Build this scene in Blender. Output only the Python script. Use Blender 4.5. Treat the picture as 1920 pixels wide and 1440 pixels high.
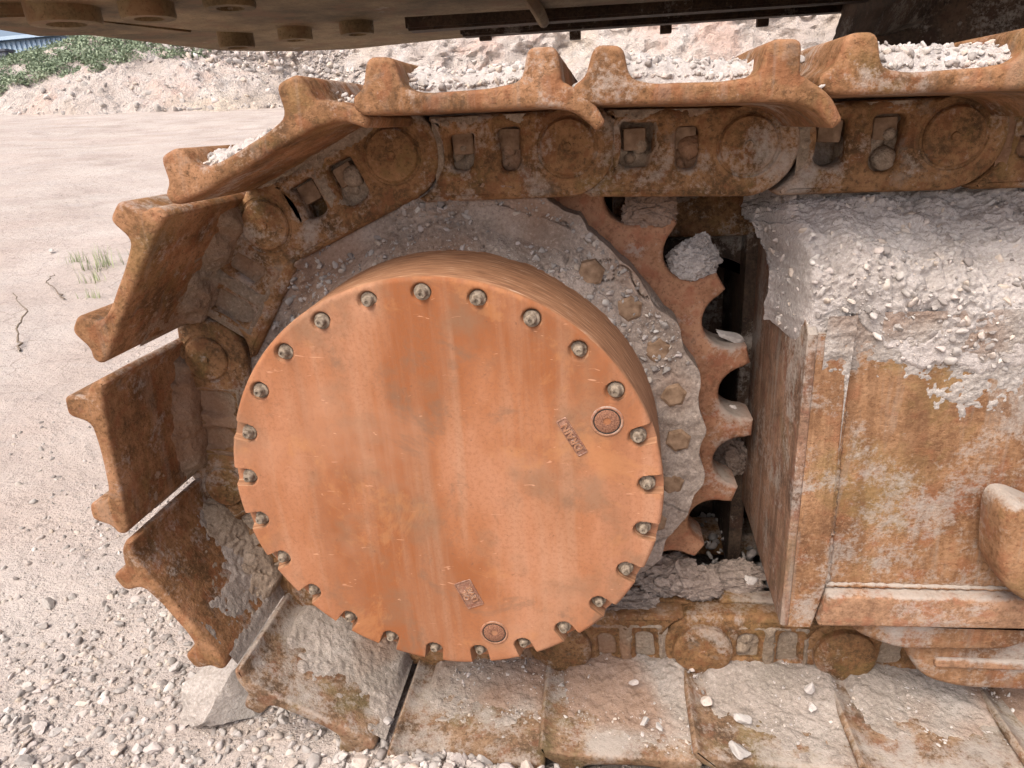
import bpy, bmesh, math, random
import numpy as np
from mathutils import Matrix, Vector

scene = bpy.context.scene
for o in list(bpy.data.objects):
    bpy.data.objects.remove(o)
random.seed(7)
RNG = np.random.default_rng(7)
COL = scene.collection

# ------------------------------------------------------------------ camera
cam_d = bpy.data.cameras.new("camera")
cam_d.sensor_width = 36.0
cam_d.lens = 23.698
cam_d.clip_start = 0.05
cam_d.clip_end = 2000.0
cam = bpy.data.objects.new("camera", cam_d)
COL.objects.link(cam)
_r = Vector((0.9903453, 0.12359671, -0.06276975))
_u = Vector((0.01361136, 0.36392093, 0.93133039))
_f = Vector((-0.1379526, 0.92319305, -0.35872506))
cam.matrix_world = Matrix(((_r.x, _u.x, -_f.x, 0.0), (_r.y, _u.y, -_f.y, 0.0), (_r.z, _u.z, -_f.z, 1.23), (0, 0, 0, 1)))
scene.camera = cam

# ------------------------------------------------------------------ sky and sun
SUN_EL, SUN_AZ = math.radians(57), math.radians(208)      # azimuth clockwise from +Y: behind the camera, to its left
world = bpy.data.worlds.new("World")
scene.world = world
world.use_nodes = True
wn = world.node_tree.nodes
wl = world.node_tree.links
wn.clear()
sky = wn.new('ShaderNodeTexSky')
sky.sky_type = 'NISHITA'
sky.sun_disc = False
sky.sun_elevation = SUN_EL
sky.sun_rotation = SUN_AZ
sky.air_density = 0.7
sky.dust_density = 6.0
sky.ozone_density = 0.6
bg = wn.new('ShaderNodeBackground')
bg.inputs['Strength'].default_value = 0.15
wo = wn.new('ShaderNodeOutputWorld')
wl.new(sky.outputs[0], bg.inputs['Color'])
wl.new(bg.outputs[0], wo.inputs['Surface'])

sun_d = bpy.data.lights.new("sun", 'SUN')
sun_d.energy = 1.25
sun_d.angle = math.radians(40)
sun_d.color = (1.0, 0.985, 0.96)
sun = bpy.data.objects.new("sun", sun_d)
COL.objects.link(sun)
_sd = Vector((math.sin(SUN_AZ) * math.cos(SUN_EL), math.cos(SUN_AZ) * math.cos(SUN_EL), math.sin(SUN_EL)))
sun.rotation_euler = _sd.to_track_quat('Z', 'Y').to_euler()
sun.location = (-2, -3, 6)

scene.view_settings.view_transform = 'Standard'
scene.view_settings.look = 'None'
scene.view_settings.gamma = 1.0
scene.view_settings.use_curve_mapping = False
scene.view_settings.exposure = 0.9
scene.render.engine = 'CYCLES'
scene.cycles.use_denoising = True
scene.cycles.denoiser = 'OPENIMAGEDENOISE'
scene.cycles.denoising_input_passes = 'RGB_ALBEDO_NORMAL'
scene.cycles.denoising_prefilter = 'NONE'
scene.cycles.use_adaptive_sampling = True
scene.cycles.adaptive_threshold = 0.008
scene.cycles.max_bounces = 5
scene.cycles.diffuse_bounces = 4
scene.cycles.glossy_bounces = 2

# ------------------------------------------------------------------ helpers: numbers
def _hash(ix, iy, iz, seed):
    h = (ix.astype(np.int64) * 374761393 + iy.astype(np.int64) * 668265263 + iz.astype(np.int64) * 2147483647 + seed * 1274126177) & 0xFFFFFFFF
    h = ((h ^ (h >> 13)) * 1274126177) & 0xFFFFFFFF
    h = (h ^ (h >> 16)) & 0xFFFFFFFF
    return h.astype(np.float64) / 4294967295.0

def vnoise(x, y, z, seed=0):
    x, y, z = np.broadcast_arrays(np.asarray(x, float), np.asarray(y, float), np.asarray(z, float))
    ix, iy, iz = np.floor(x).astype(np.int64), np.floor(y).astype(np.int64), np.floor(z).astype(np.int64)
    fx, fy, fz = x - ix, y - iy, z - iz
    sx, sy, sz = [t * t * (3 - 2 * t) for t in (fx, fy, fz)]
    r = 0
    for dx in (0, 1):
        for dy in (0, 1):
            for dz in (0, 1):
                w = (sx if dx else 1 - sx) * (sy if dy else 1 - sy) * (sz if dz else 1 - sz)
                r = r + w * _hash(ix + dx, iy + dy, iz + dz, seed)
    return r * 2 - 1

def fbm(x, y, z, scale=1.0, octaves=4, seed=0, gain=0.5, ridged=False):
    a, f, r, t = 1.0, scale, 0, 0
    for k in range(octaves):
        n = vnoise(np.asarray(x) * f, np.asarray(y) * f, np.asarray(z) * f, seed + k * 17)
        if ridged:
            n = 1 - 2 * np.abs(n)
        r = r + a * n
        t += a
        a *= gain
        f *= 2.03
    return r / t

def cells(x, y, scale=1.0, seed=0):
    """distance to nearest and second nearest scattered point (2-d)"""
    x, y = np.asarray(x, float) * scale, np.asarray(y, float) * scale
    ix, iy = np.floor(x).astype(np.int64), np.floor(y).astype(np.int64)
    d1 = np.full(x.shape, 9.0)
    d2 = np.full(x.shape, 9.0)
    z0 = np.zeros_like(ix)
    for dx in (-1, 0, 1):
        for dy in (-1, 0, 1):
            px = ix + dx + _hash(ix + dx, iy + dy, z0, seed)
            py = iy + dy + _hash(ix + dx, iy + dy, z0, seed + 5)
            d = np.hypot(px - x, py - y)
            d2 = np.minimum(np.maximum(d, d1), d2)
            d1 = np.minimum(d, d1)
    return d1, d2

# ------------------------------------------------------------------ helpers: objects
def tag(o, label=None, cat=None, group=None, kind=None):
    if label: o['label'] = label
    if cat: o['category'] = cat
    if group: o['group'] = group
    if kind: o['kind'] = kind
    return o

def link(name, mesh, mat=None, parent=None, loc=None, rot=None):
    o = bpy.data.objects.new(name, mesh)
    COL.objects.link(o)
    if mat and mesh and not mesh.materials:
        mesh.materials.append(mat)
    if parent: o.parent = parent
    if loc is not None: o.location = loc
    if rot is not None: o.rotation_euler = rot
    return o

def empty(name, loc=(0, 0, 0)):
    o = bpy.data.objects.new(name, None)
    COL.objects.link(o)
    o.location = loc
    return o

def finish(me, angle=35, smooth=True):
    me.validate()
    if smooth:
        me.polygons.foreach_set('use_smooth', np.ones(len(me.polygons), bool))
        me.set_sharp_from_angle(angle=math.radians(angle))
    me.update()
    return me

def from_arrays(name, verts, faces, angle=35, smooth=True):
    me = bpy.data.meshes.new(name)
    me.from_pydata([tuple(v) for v in verts], [], [tuple(f) for f in faces])
    return finish(me, angle, smooth)

def fast_mesh(name, V, Fq):
    """V (n,3), Fq (m,k) all faces the same size"""
    V = np.asarray(V, np.float32); Fq = np.asarray(Fq, np.int32)
    me = bpy.data.meshes.new(name)
    me.vertices.add(len(V)); me.vertices.foreach_set('co', V.ravel())
    m, k = Fq.shape
    me.loops.add(m * k); me.loops.foreach_set('vertex_index', Fq.ravel())
    me.polygons.add(m)
    me.polygons.foreach_set('loop_start', np.arange(0, m * k, k, dtype=np.int32))
    me.update(calc_edges=True)
    return me

def grid(name, P, angle=60, smooth=True, wrap_u=False, flip=False):
    """P: (nu,nv,3) array of points"""
    nu, nv = P.shape[:2]
    idx = np.arange(nu * nv).reshape(nu, nv)
    if wrap_u: idx = np.vstack([idx, idx[:1]])
    a, b, c, d = idx[:-1, :-1], idx[1:, :-1], idx[1:, 1:], idx[:-1, 1:]
    F = np.stack([a, b, c, d], -1).reshape(-1, 4)
    if flip: F = F[:, ::-1]
    me = fast_mesh(name, P.reshape(-1, 3), F)
    return finish(me, angle, smooth)

def bm_mesh(name, bm, angle=35, smooth=True):
    me = bpy.data.meshes.new(name)
    bmesh.ops.recalc_face_normals(bm, faces=bm.faces)
    bm.to_mesh(me)
    bm.free()
    return finish(me, angle, smooth)

def bm_box(bm, x0, x1, y0, y1, z0, z1, bevel=0.0, seg=2):
    r = bmesh.ops.create_cube(bm, size=1)
    vs = r['verts']
    for v in vs:
        v.co = ((x0 + x1) / 2 + v.co.x * (x1 - x0), (y0 + y1) / 2 + v.co.y * (y1 - y0), (z0 + z1) / 2 + v.co.z * (z1 - z0))
    if bevel:
        es = list({e for v in vs for e in v.link_edges})
        bmesh.ops.bevel(bm, geom=es, offset=bevel, segments=seg, affect='EDGES', profile=0.6)

def box(name, x0, x1, y0, y1, z0, z1, bevel=0.004):
    bm = bmesh.new()
    bm_box(bm, x0, x1, y0, y1, z0, z1, bevel)
    return bm_mesh(name, bm)

def round_poly(pts, rad=0.008, n=5):
    """rounds polygon corners; a point may be (x,y) or (x,y,r)"""
    out = []
    N = len(pts)
    for i in range(N):
        p = np.array(pts[i][:2], float)
        r = pts[i][2] if len(pts[i]) > 2 else rad
        a = np.array(pts[i - 1][:2], float) - p
        b = np.array(pts[(i + 1) % N][:2], float) - p
        la, lb = np.linalg.norm(a), np.linalg.norm(b)
        if r <= 0 or la < 1e-9 or lb < 1e-9:
            out.append(p); continue
        t = min(r, la * 0.48, lb * 0.48)
        A, B = p + a / la * t, p + b / lb * t
        for k in range(n + 1):
            s = k / n
            out.append((1 - s) ** 2 * A + 2 * s * (1 - s) * p + s * s * B)
    return np.array(out)

def resample(pts, step):
    P = np.vstack([pts, pts[:1]])
    out = []
    for a, b in zip(P[:-1], P[1:]):
        L = np.linalg.norm(b - a)
        k = max(1, int(math.ceil(L / step)))
        for j in range(k): out.append(a + (b - a) * j / k)
    return np.array(out)

def inset(P, d):
    """offset a closed counter-clockwise polygon inwards"""
    a = np.roll(P, 1, 0); b = np.roll(P, -1, 0)
    t = b - a
    t /= (np.linalg.norm(t, axis=1, keepdims=True) + 1e-12)
    n = np.stack([-t[:, 1], t[:, 0]], 1)
    return P + n * d

def ccw(P):
    x, y = P[:, 0], P[:, 1]
    return P if (x * np.roll(y, -1) - y * np.roll(x, -1)).sum() > 0 else P[::-1]

def loft(name, P, y0, y1, bevel=0.006, step=0.12, noise=0.0, seed=0, angle=40, nscale=14):
    """closed profile P in (x,z), swept along y with rounded ends and a little cast unevenness"""
    P = ccw(np.asarray(P, float))
    secs = [(y0, bevel), (y0 + bevel * .13, bevel * .5), (y0 + bevel * .5, bevel * .13), (y0 + bevel, 0.0)]
    k = max(1, int(round((y1 - y0 - 2 * bevel) / step)))
    for j in range(1, k): secs.append((y0 + bevel + (y1 - y0 - 2 * bevel) * j / k, 0.0))
    secs += [(y1 - bevel, 0.0), (y1, bevel)]
    rows = []
    for y, d in secs:
        q = inset(P, d) if d else P
        rows.append(np.stack([q[:, 0], np.full(len(q), y), q[:, 1]], 1))
    V = np.concatenate(rows)
    if noise:
        off = np.stack([fbm(V[:, 0], V[:, 1], V[:, 2], nscale, 3, seed + 3 * c) for c in range(3)], 1)
        V = V + off * noise * np.array([1, .6, 1])
    n = len(P)
    faces = []
    for s in range(len(secs) - 1):
        for i in range(n):
            j = (i + 1) % n
            faces.append((s * n + i, s * n + j, (s + 1) * n + j, (s + 1) * n + i))
    faces.append(tuple(range(n - 1, -1, -1)))
    faces.append(tuple((len(secs) - 1) * n + i for i in range(n)))
    bm = bmesh.new()
    bv = [bm.verts.new(v) for v in V]
    for f in faces: bm.faces.new([bv[i] for i in f])
    return bm_mesh(name, bm, angle)

def plate(name, outer, holes, y0, y1, bevel=0.004, angle=40):
    """flat plate in the x-z plane with rounded rims and real holes"""
    cu = bpy.data.curves.new('tmp', 'CURVE')
    cu.dimensions = '2D'
    cu.fill_mode = 'BOTH'
    cu.extrude = max(1e-4, (y1 - y0) / 2 - bevel)
    cu.bevel_depth = bevel
    cu.bevel_resolution = 2
    cu.offset = -bevel
    for loop in [outer] + list(holes):
        sp = cu.splines.new('POLY')
        sp.points.add(len(loop) - 1)
        for p, q in zip(sp.points, loop): p.co = (q[0], q[1], 0, 1)
        sp.use_cyclic_u = True
    ob = bpy.data.objects.new('tmp', cu)
    COL.objects.link(ob)
    dg = bpy.context.evaluated_depsgraph_get()
    me = bpy.data.meshes.new_from_object(ob.evaluated_get(dg))
    bpy.data.objects.remove(ob); bpy.data.curves.remove(cu)
    me.name = name
    me.materials.clear()
    co = np.empty(len(me.vertices) * 3); me.vertices.foreach_get('co', co); co = co.reshape(-1, 3)
    new = np.stack([co[:, 0], (y0 + y1) / 2 - co[:, 2], co[:, 1]], 1)
    me.vertices.foreach_set('co', new.ravel())
    bm = bmesh.new(); bm.from_mesh(me); bpy.data.meshes.remove(me)
    bmesh.ops.remove_doubles(bm, verts=bm.verts, dist=1e-5)
    return bm_mesh(name, bm, angle)

def circle(cx, cy, r, n=32, a0=0, a1=360):
    full = abs(a1 - a0) >= 360
    k = n if full else n + 1
    return np.array([(cx + r * math.cos(math.radians(a0 + (a1 - a0) * i / n)), cy + r * math.sin(math.radians(a0 + (a1 - a0) * i / n))) for i in range(k)])

def lathe_y(name, prof, n=48, a0=0.0, angle=35):
    """profile [(r,y)...] turned about the y axis"""
    bm = bmesh.new()
    rings = []
    for r, y in prof:
        if r < 1e-6:
            rings.append([bm.verts.new((0, y, 0))])
        else:
            rings.append([bm.verts.new((r * math.cos(a0 + 2 * math.pi * i / n), y, r * math.sin(a0 + 2 * math.pi * i / n))) for i in range(n)])
    for A, B in zip(rings[:-1], rings[1:]):
        for i in range(n):
            j = (i + 1) % n
            if len(A) == 1 and len(B) == 1: continue
            if len(A) == 1: bm.faces.new((A[0], B[i], B[j]))
            elif len(B) == 1: bm.faces.new((A[i], A[j], B[0]))
            else: bm.faces.new((A[i], A[j], B[j], B[i]))
    return bm_mesh(name, bm, angle)

# ------------------------------------------------------------------ helpers: stones
def rock_variant(sub, seed, flat=0.75, cuts=9):
    rng = np.random.default_rng(seed)
    bm = bmesh.new()
    bmesh.ops.create_icosphere(bm, subdivisions=sub, radius=1.0)
    V = np.array([v.co[:] for v in bm.verts])
    F = np.array([[v.index for v in f.verts] for f in bm.faces])
    bm.free()
    for k in range(cuts):
        n = rng.normal(size=3); n /= np.linalg.norm(n)
        d = rng.uniform(.38, .80)
        over = V @ n - d
        V = V - np.outer(np.clip(over, 0, None), n)
    V += rng.normal(size=V.shape) * .03
    V *= np.array([1.0, rng.uniform(.65, .95), rng.uniform(.5, flat)])
    return V, F

ROCK_T = [rock_variant(1, 400 + i, cuts=4) for i in range(8)]
ROCK_S = [rock_variant(2, 100 + i, cuts=7) for i in range(10)]
ROCK_M = [rock_variant(2, 200 + i, cuts=13) for i in range(10)]
ROCK_L = [rock_variant(3, 300 + i, cuts=14) for i in range(8)]

def rot_random(rng, n, tilt=1.0):
    q = rng.normal(size=(n, 4))
    q[:, 1:3] *= tilt
    q /= np.linalg.norm(q, axis=1, keepdims=True)
    w, x, y, z = q.T
    return np.stack([np.stack([1 - 2 * (y * y + z * z), 2 * (x * y - z * w), 2 * (x * z + y * w)], -1),
                     np.stack([2 * (x * y + z * w), 1 - 2 * (x * x + z * z), 2 * (y * z - x * w)], -1),
                     np.stack([2 * (x * z - y * w), 2 * (y * z + x * w), 1 - 2 * (x * x + y * y)], -1)], 1)

def pebbles(name, pts, sizes, mat, variants=ROCK_S, seed=0, smooth=False, sink=.22):
    """many loose stones as one mass"""
    rng = np.random.default_rng(seed)
    pts = np.array(pts, float); n = len(pts)
    pts[:, 2] -= np.asarray(sizes) * sink * rng.uniform(0, 1.6, n)
    small = np.asarray(sizes) < np.median(sizes)                 # the smaller half gets simpler stones
    variants = list(variants) + ROCK_T
    nb = len(variants) - len(ROCK_T)
    which = np.where(small, rng.integers(nb, len(variants), n), rng.integers(0, nb, n))
    R = rot_random(rng, n, .6)
    Vs, Fs, Ts, off = [], [], [], 0
    for k, (V, F) in enumerate(variants):
        sel = np.where(which == k)[0]
        if not len(sel): continue
        W = np.einsum('nij,vj->nvi', R[sel], V) * np.asarray(sizes)[sel][:, None, None] + pts[sel][:, None, :]
        m, nv = len(sel), len(V)
        Vs.append(W.reshape(-1, 3))
        Fs.append((F[None] + (np.arange(m) * nv)[:, None, None] + off).reshape(-1, 3))
        Ts.append(np.repeat(rng.random(m), nv))
        off += m * nv
    me = fast_mesh(name, np.concatenate(Vs), np.concatenate(Fs))
    at = me.attributes.new('tint', 'FLOAT', 'POINT')
    at.data.foreach_set('value', np.concatenate(Ts).astype(np.float32))
    finish(me, 30, smooth)
    return link(name, me, mat)

BALL = rock_variant(5, 1, cuts=0)
ROCK_MESH = []
def stone(loc, size, label, cat='stone', group=None, mat=None, v=None, squash=(1, 1, 1), rot=None, name='stone'):
    if v is None: v = random.randrange(len(ROCK_L))
    while len(ROCK_MESH) < len(ROCK_L):
        V, F = ROCK_L[len(ROCK_MESH)]
        nn = fbm(V[:, 0], V[:, 1], V[:, 2], 3.0, 3, 900 + len(ROCK_MESH))
        V = V * (1 + .05 * nn[:, None])
        me = fast_mesh('stone', V, F)
        at = me.attributes.new('tint', 'FLOAT', 'POINT')
        at.data.foreach_set('value', np.full(len(V), .25 + .08 * len(ROCK_MESH), np.float32))
        finish(me, 24, True)
        ROCK_MESH.append(me)
    o = link(name, ROCK_MESH[v], mat or M['stone'])
    o.location = loc
    o.scale = (size * squash[0], size * squash[1], size * squash[2])
    o.rotation_euler = rot if rot is not None else (random.uniform(-.5, .5), random.uniform(-.5, .5), random.uniform(0, 6.28))
    return tag(o, label, cat, group)

# ------------------------------------------------------------------ materials
M = {}

class NT:
    def __init__(self, name):
        self.m = bpy.data.materials.new(name)
        self.m.use_nodes = True
        self.t = self.m.node_tree
        self.t.nodes.clear()
        self.out = self.n('ShaderNodeOutputMaterial')
        self.b = self.n('ShaderNodeBsdfPrincipled')
        self.l(self.b.outputs[0], self.out.inputs[0])
        self.pos = self.n('ShaderNodeNewGeometry')
        M[name] = self.m
    def n(self, k, **kw):
        x = self.t.nodes.new(k)
        for a, v in kw.items(): setattr(x, a, v)
        return x
    def l(self, a, b): self.t.links.new(a, b)
    def noise(self, scale, detail=6, rough=.6, stretch=None, dist=0.0, off=0.0):
        t = self.n('ShaderNodeTexNoise')
        t.inputs['Scale'].default_value = scale
        t.inputs['Detail'].default_value = detail
        t.inputs['Roughness'].default_value = rough
        t.inputs['Distortion'].default_value = dist
        mp = self.n('ShaderNodeMapping')
        if stretch: mp.inputs['Scale'].default_value = stretch
        mp.inputs['Location'].default_value = (off, off * .7, off * 1.3)
        self.l(self.pos.outputs['Position'], mp.inputs[0])
        self.l(mp.outputs[0], t.inputs['Vector'])
        return t.outputs['Fac']
    def voro(self, scale, feature='DISTANCE_TO_EDGE', off=0.0, warp=None):
        t = self.n('ShaderNodeTexVoronoi', feature=feature)
        t.inputs['Scale'].default_value = scale
        mp = self.n('ShaderNodeMapping')
        mp.inputs['Location'].default_value = (off, off, off)
        self.l(self.pos.outputs['Position'], mp.inputs[0])
        v = mp.outputs[0]
        if warp:
            nz = self.n('ShaderNodeTexNoise'); nz.inputs['Scale'].default_value = warp[0]
            nz.inputs['Detail'].default_value = 4
            self.l(self.pos.outputs['Position'], nz.inputs['Vector'])
            ad = self.n('ShaderNodeVectorMath', operation='MULTIPLY_ADD')
            ad.inputs[1].default_value = (warp[1],) * 3
            self.l(nz.outputs['Color'], ad.inputs[0]); self.l(v, ad.inputs[2])
            v = ad.outputs[0]
        self.l(v, t.inputs['Vector'])
        return t.outputs[0]
    def ramp(self, fac, stops):
        r = self.n('ShaderNodeValToRGB')
        e = r.color_ramp.elements
        while len(e) < len(stops): e.new(.5)
        for el, (p, c) in zip(e, stops):
            el.position = p
            el.color = (*c, 1) if not isinstance(c, (int, float)) else (c, c, c, 1)
        self.l(fac, r.inputs[0])
        return r.outputs[0]
    def mix(self, fac, a, b, mode='MIX'):
        x = self.n('ShaderNodeMix', data_type='RGBA', blend_type=mode)
        for sock, v in ((x.inputs[0], fac), (x.inputs[6], a), (x.inputs[7], b)):
            if isinstance(v, (int, float)): sock.default_value = v
            elif isinstance(v, tuple): sock.default_value = (*v, 1)
            else: self.l(v, sock)
        return x.outputs[2]
    def math(self, op, a, b=0.0, c=None, clamp=False):
        x = self.n('ShaderNodeMath', operation=op, use_clamp=clamp)
        for s, v in zip(x.inputs, (a, b, c)):
            if v is None: continue
            if isinstance(v, (int, float)): s.default_value = v
            else: self.l(v, s)
        return x.outputs[0]
    def up(self):
        s = self.n('ShaderNodeSeparateXYZ')
        self.l(self.pos.outputs['Normal'], s.inputs[0])
        return s.outputs[2]
    def attr(self, name):
        a = self.n('ShaderNodeAttribute', attribute_name=name)
        return a.outputs['Fac']
    def bump(self, *hs):
        prev = None
        for h, strength, dist in hs:
            b = self.n('ShaderNodeBump')
            b.inputs['Strength'].default_value = strength
            b.inputs['Distance'].default_value = dist
            self.l(h, b.inputs['Height'])
            if prev: self.l(prev, b.inputs['Normal'])
            prev = b.outputs[0]
        self.l(prev, self.b.inputs['Normal'])
    def done(self, col, rough=.9, metal=0.0, spec=.3):
        if isinstance(col, tuple): self.b.inputs['Base Color'].default_value = (*col, 1)
        else: self.l(col, self.b.inputs['Base Color'])
        if isinstance(rough, (int, float)): self.b.inputs['Roughness'].default_value = rough
        else: self.l(rough, self.b.inputs['Roughness'])
        self.b.inputs['Metallic'].default_value = metal
        self.b.inputs['Specular IOR Level'].default_value = spec
        return self.m

DUST_A, DUST_B = (.265, .228, .188), (.40, .365, .325)

def rust(name, dark, mid, light, dust=.5, dust_up=.35, streak=0.0, blotch=5.0, bump=1.0, rough=(.62, .9), speck=.5, wear=0.0, stain=0.0):
    t = NT(name)
    big = t.noise(blotch, 6, .68)
    col = t.ramp(big, [(.36, dark), (.49, mid), (.62, light)])
    fine = t.noise(120, 4, .78, off=3)
    col = t.mix(t.math('MULTIPLY', t.ramp(fine, [(.49, 0.0), (.60, 1.0)]), speck), col, light)
    col = t.mix(t.ramp(fine, [(.37, .75), (.46, 0.0)]), col, dark)
    red = t.noise(blotch * 2.7, 4, .6, off=71)
    col = t.mix(t.math('MULTIPLY', t.ramp(red, [(.52, 0.0), (.62, 1.0)]), .55), col, (mid[0] * 1.0, mid[1] * .74, mid[2] * .72))
    if stain:
        sn = t.noise(blotch * .55, 6, .7, off=141, dist=.4)
        col = t.mix(t.math('MULTIPLY', t.ramp(sn, [(.54, 0.0), (.62, 1.0)]), stain), col, (mid[0] * .86, mid[1] * 1.12, mid[2] * .85))
        col = t.mix(t.math('MULTIPLY', t.ramp(sn, [(.33, 1.0), (.40, 0.0)]), stain * .7), col, (.24, .225, .20))
    if streak:
        st = t.noise(11, 4, .66, stretch=(2.4, 2.4, .22), off=5, dist=.6)
        col = t.mix(t.math('MULTIPLY', t.ramp(st, [(.38, 1.0), (.47, 0.0)]), streak), col, dark)
        col = t.mix(t.math('MULTIPLY', t.ramp(st, [(.53, 0.0), (.64, 1.0)]), streak * .8), col, DUST_A)
    dn = t.noise(7.5, 8, .74, off=21, dist=.25)
    dcol = t.mix(big, DUST_A, DUST_B)
    upf = t.math('MAXIMUM', t.up(), 0.0)
    m = t.math('ADD', dn, t.math('MULTIPLY', upf, dust_up * .4))
    m = t.math('ADD', m, t.math('MULTIPLY', t.math('SUBTRACT', fine, .5), .34))
    mask = t.ramp(m, [(.64 - .30 * dust, 0.0), (.70 - .30 * dust, .45), (.79 - .30 * dust, .85)])
    col = t.mix(mask, col, dcol)
    if wear:
        pt = t.math('ADD', t.pos.outputs['Pointiness'], t.math('MULTIPLY', t.math('SUBTRACT', dn, .5), .10))
        col = t.mix(t.math('MULTIPLY', t.ramp(pt, [(.52, 0.0), (.60, 1.0)]), wear), col, (min(1, light[0] * 1.12), light[1] * 1.1, light[2] * 1.15))
    r = t.math('ADD', t.math('MULTIPLY', fine, rough[1] - rough[0]), rough[0])
    t.bump((t.noise(30, 4, .66, off=4), .55 * bump, .007), (t.noise(190, 3, .78, off=3), .65 * bump, .0024))
    return t.done(col, r, 0.0, .25)

rust('rust_shoe', (.088, .043, .017), (.205, .100, .042), (.32, .165, .082), dust=.29, dust_up=.10, streak=.25, blotch=11, bump=1.2, speck=.4, wear=.6, stain=.35)
rust('rust_shoe_dusty', (.08, .048, .027), (.18, .108, .060), (.28, .18, .11), dust=.42, dust_up=.20, blotch=11, bump=1.2, wear=.4, stain=.5)
rust('rust_link', (.066, .036, .015), (.165, .086, .035), (.28, .150, .068), dust=.38, dust_up=.12, blotch=15, bump=1.3, wear=.4, stain=.45)
rust('rust_sprocket', (.16, .074, .040), (.275, .132, .072), (.36, .19, .11), dust=.30, dust_up=.4, blotch=12, bump=1.1, wear=.3, stain=.2)
rust('rust_frame', (.13, .062, .029), (.235, .122, .058), (.33, .188, .10), dust=.40, dust_up=.6, streak=.40, blotch=8, bump=1.1, stain=.5)
rust('rust_frame_side', (.10, .058, .037), (.195, .11, .068), (.29, .17, .11), dust=.38, dust_up=.5, streak=.6, blotch=11, bump=1.1, stain=.3)
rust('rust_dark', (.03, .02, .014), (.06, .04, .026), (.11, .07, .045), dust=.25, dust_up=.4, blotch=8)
rust('under_steel', (.075, .050, .022), (.165, .112, .055), (.25, .175, .092), dust=.02, dust_up=0, streak=0, blotch=3.5, rough=(.75, .95), speck=.2, bump=.6)

def cover_material():
    t = NT('rust_cover')
    big = t.noise(3.0, 5, .6, stretch=(1.2, 1, .6), off=2.3)
    col = t.ramp(big, [(.39, (.255, .088, .030)), (.47, (.32, .128, .055)), (.55, (.375, .168, .086)), (.66, (.395, .195, .112))])
    st = t.noise(6.5, 4, .55, stretch=(1.7, 1.7, .10), off=7)
    col = t.mix(t.math('MULTIPLY', t.ramp(st, [(.48, 0.0), (.62, 1.0)]), .42), col, (.25, .11, .055))
    st2 = t.noise(8, 5, .6, stretch=(2.0, 2.0, .13), off=13)
    col = t.mix(t.math('MULTIPLY', t.ramp(st2, [(.50, 0.0), (.64, 1.0)]), .28), col, (.40, .27, .18))
    bl = t.noise(7.5, 6, .6, off=41)
    col = t.mix(t.math('MULTIPLY', t.ramp(bl, [(.53, 0.0), (.66, 1.0)]), .7), col, (.20, .115, .065))
    fine = t.noise(150, 4, .75, off=3)
    col = t.mix(t.math('MULTIPLY', t.ramp(fine, [(.40, 1.0), (.52, 0.0)]), .42), col, (.22, .09, .042))
    sc = t.noise(26, 3, .5, stretch=(1.0, 1.0, 4.5), off=60, dist=1.2)
    pale = t.noise(3.4, 4, .6, off=88)
    col = t.mix(t.math('MULTIPLY', t.ramp(pale, [(.52, 0.0), (.70, 1.0)]), .5), col, (.42, .225, .135))
    col = t.mix(t.math('MULTIPLY', t.ramp(sc, [(.69, 0.0), (.73, .9)]), .6), col, (.60, .32, .19))
    gr = t.noise(5.2, 7, .72, off=104, dist=.5)
    col = t.mix(t.math('MULTIPLY', t.ramp(gr, [(.54, 0.0), (.63, 1.0)]), .6), col, (.17, .10, .06))
    col = t.mix(t.math('MULTIPLY', t.ramp(gr, [(.36, 1.0), (.43, 0.0)]), .4), col, (.42, .19, .075))
    chip = t.noise(48, 5, .8, off=120)
    col = t.mix(t.math('MULTIPLY', t.ramp(chip, [(.63, 0.0), (.67, 1.0)]), .6), col, (.16, .075, .04))
    # turned drum side: scratched, with shade from the upper structure put in as browner colour
    sp = t.n('ShaderNodeSeparateXYZ'); t.l(t.pos.outputs['Normal'], sp.inputs[0])
    side = t.ramp(t.math('ABSOLUTE', sp.outputs[1]), [(.35, 1.0), (.72, 0.0)])
    spp = t.n('ShaderNodeSeparateXYZ'); t.l(t.pos.outputs['Position'], spp.inputs[0])
    ang = t.math('ARCTAN2', t.math('SUBTRACT', spp.outputs[2], .641), t.math('ADD', spp.outputs[0], .287))
    cv = t.n('ShaderNodeCombineXYZ')
    t.l(t.math('MULTIPLY', ang, 5.0), cv.inputs[0]); t.l(t.math('MULTIPLY', spp.outputs[1], 110.0), cv.inputs[1])
    sn = t.n('ShaderNodeTexNoise'); sn.inputs['Scale'].default_value = 1.6; sn.inputs['Detail'].default_value = 5; sn.inputs['Roughness'].default_value = .65
    t.l(cv.outputs[0], sn.inputs['Vector'])
    scol = t.ramp(sn.outputs['Fac'], [(.33, (.15, .07, .035)), (.5, (.27, .13, .065)), (.63, (.36, .20, .11)), (.72, (.50, .42, .34))])
    col = t.mix(side, col, scol)
    t.bump((t.noise(24, 4, .65, off=4), .16, .005), (t.noise(230, 3, .78, off=3), .36, .0014))
    r = t.math('ADD', t.math('MULTIPLY', fine, .25), .66)
    return t.done(col, r, 0.0, .3)
cover_material()

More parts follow.
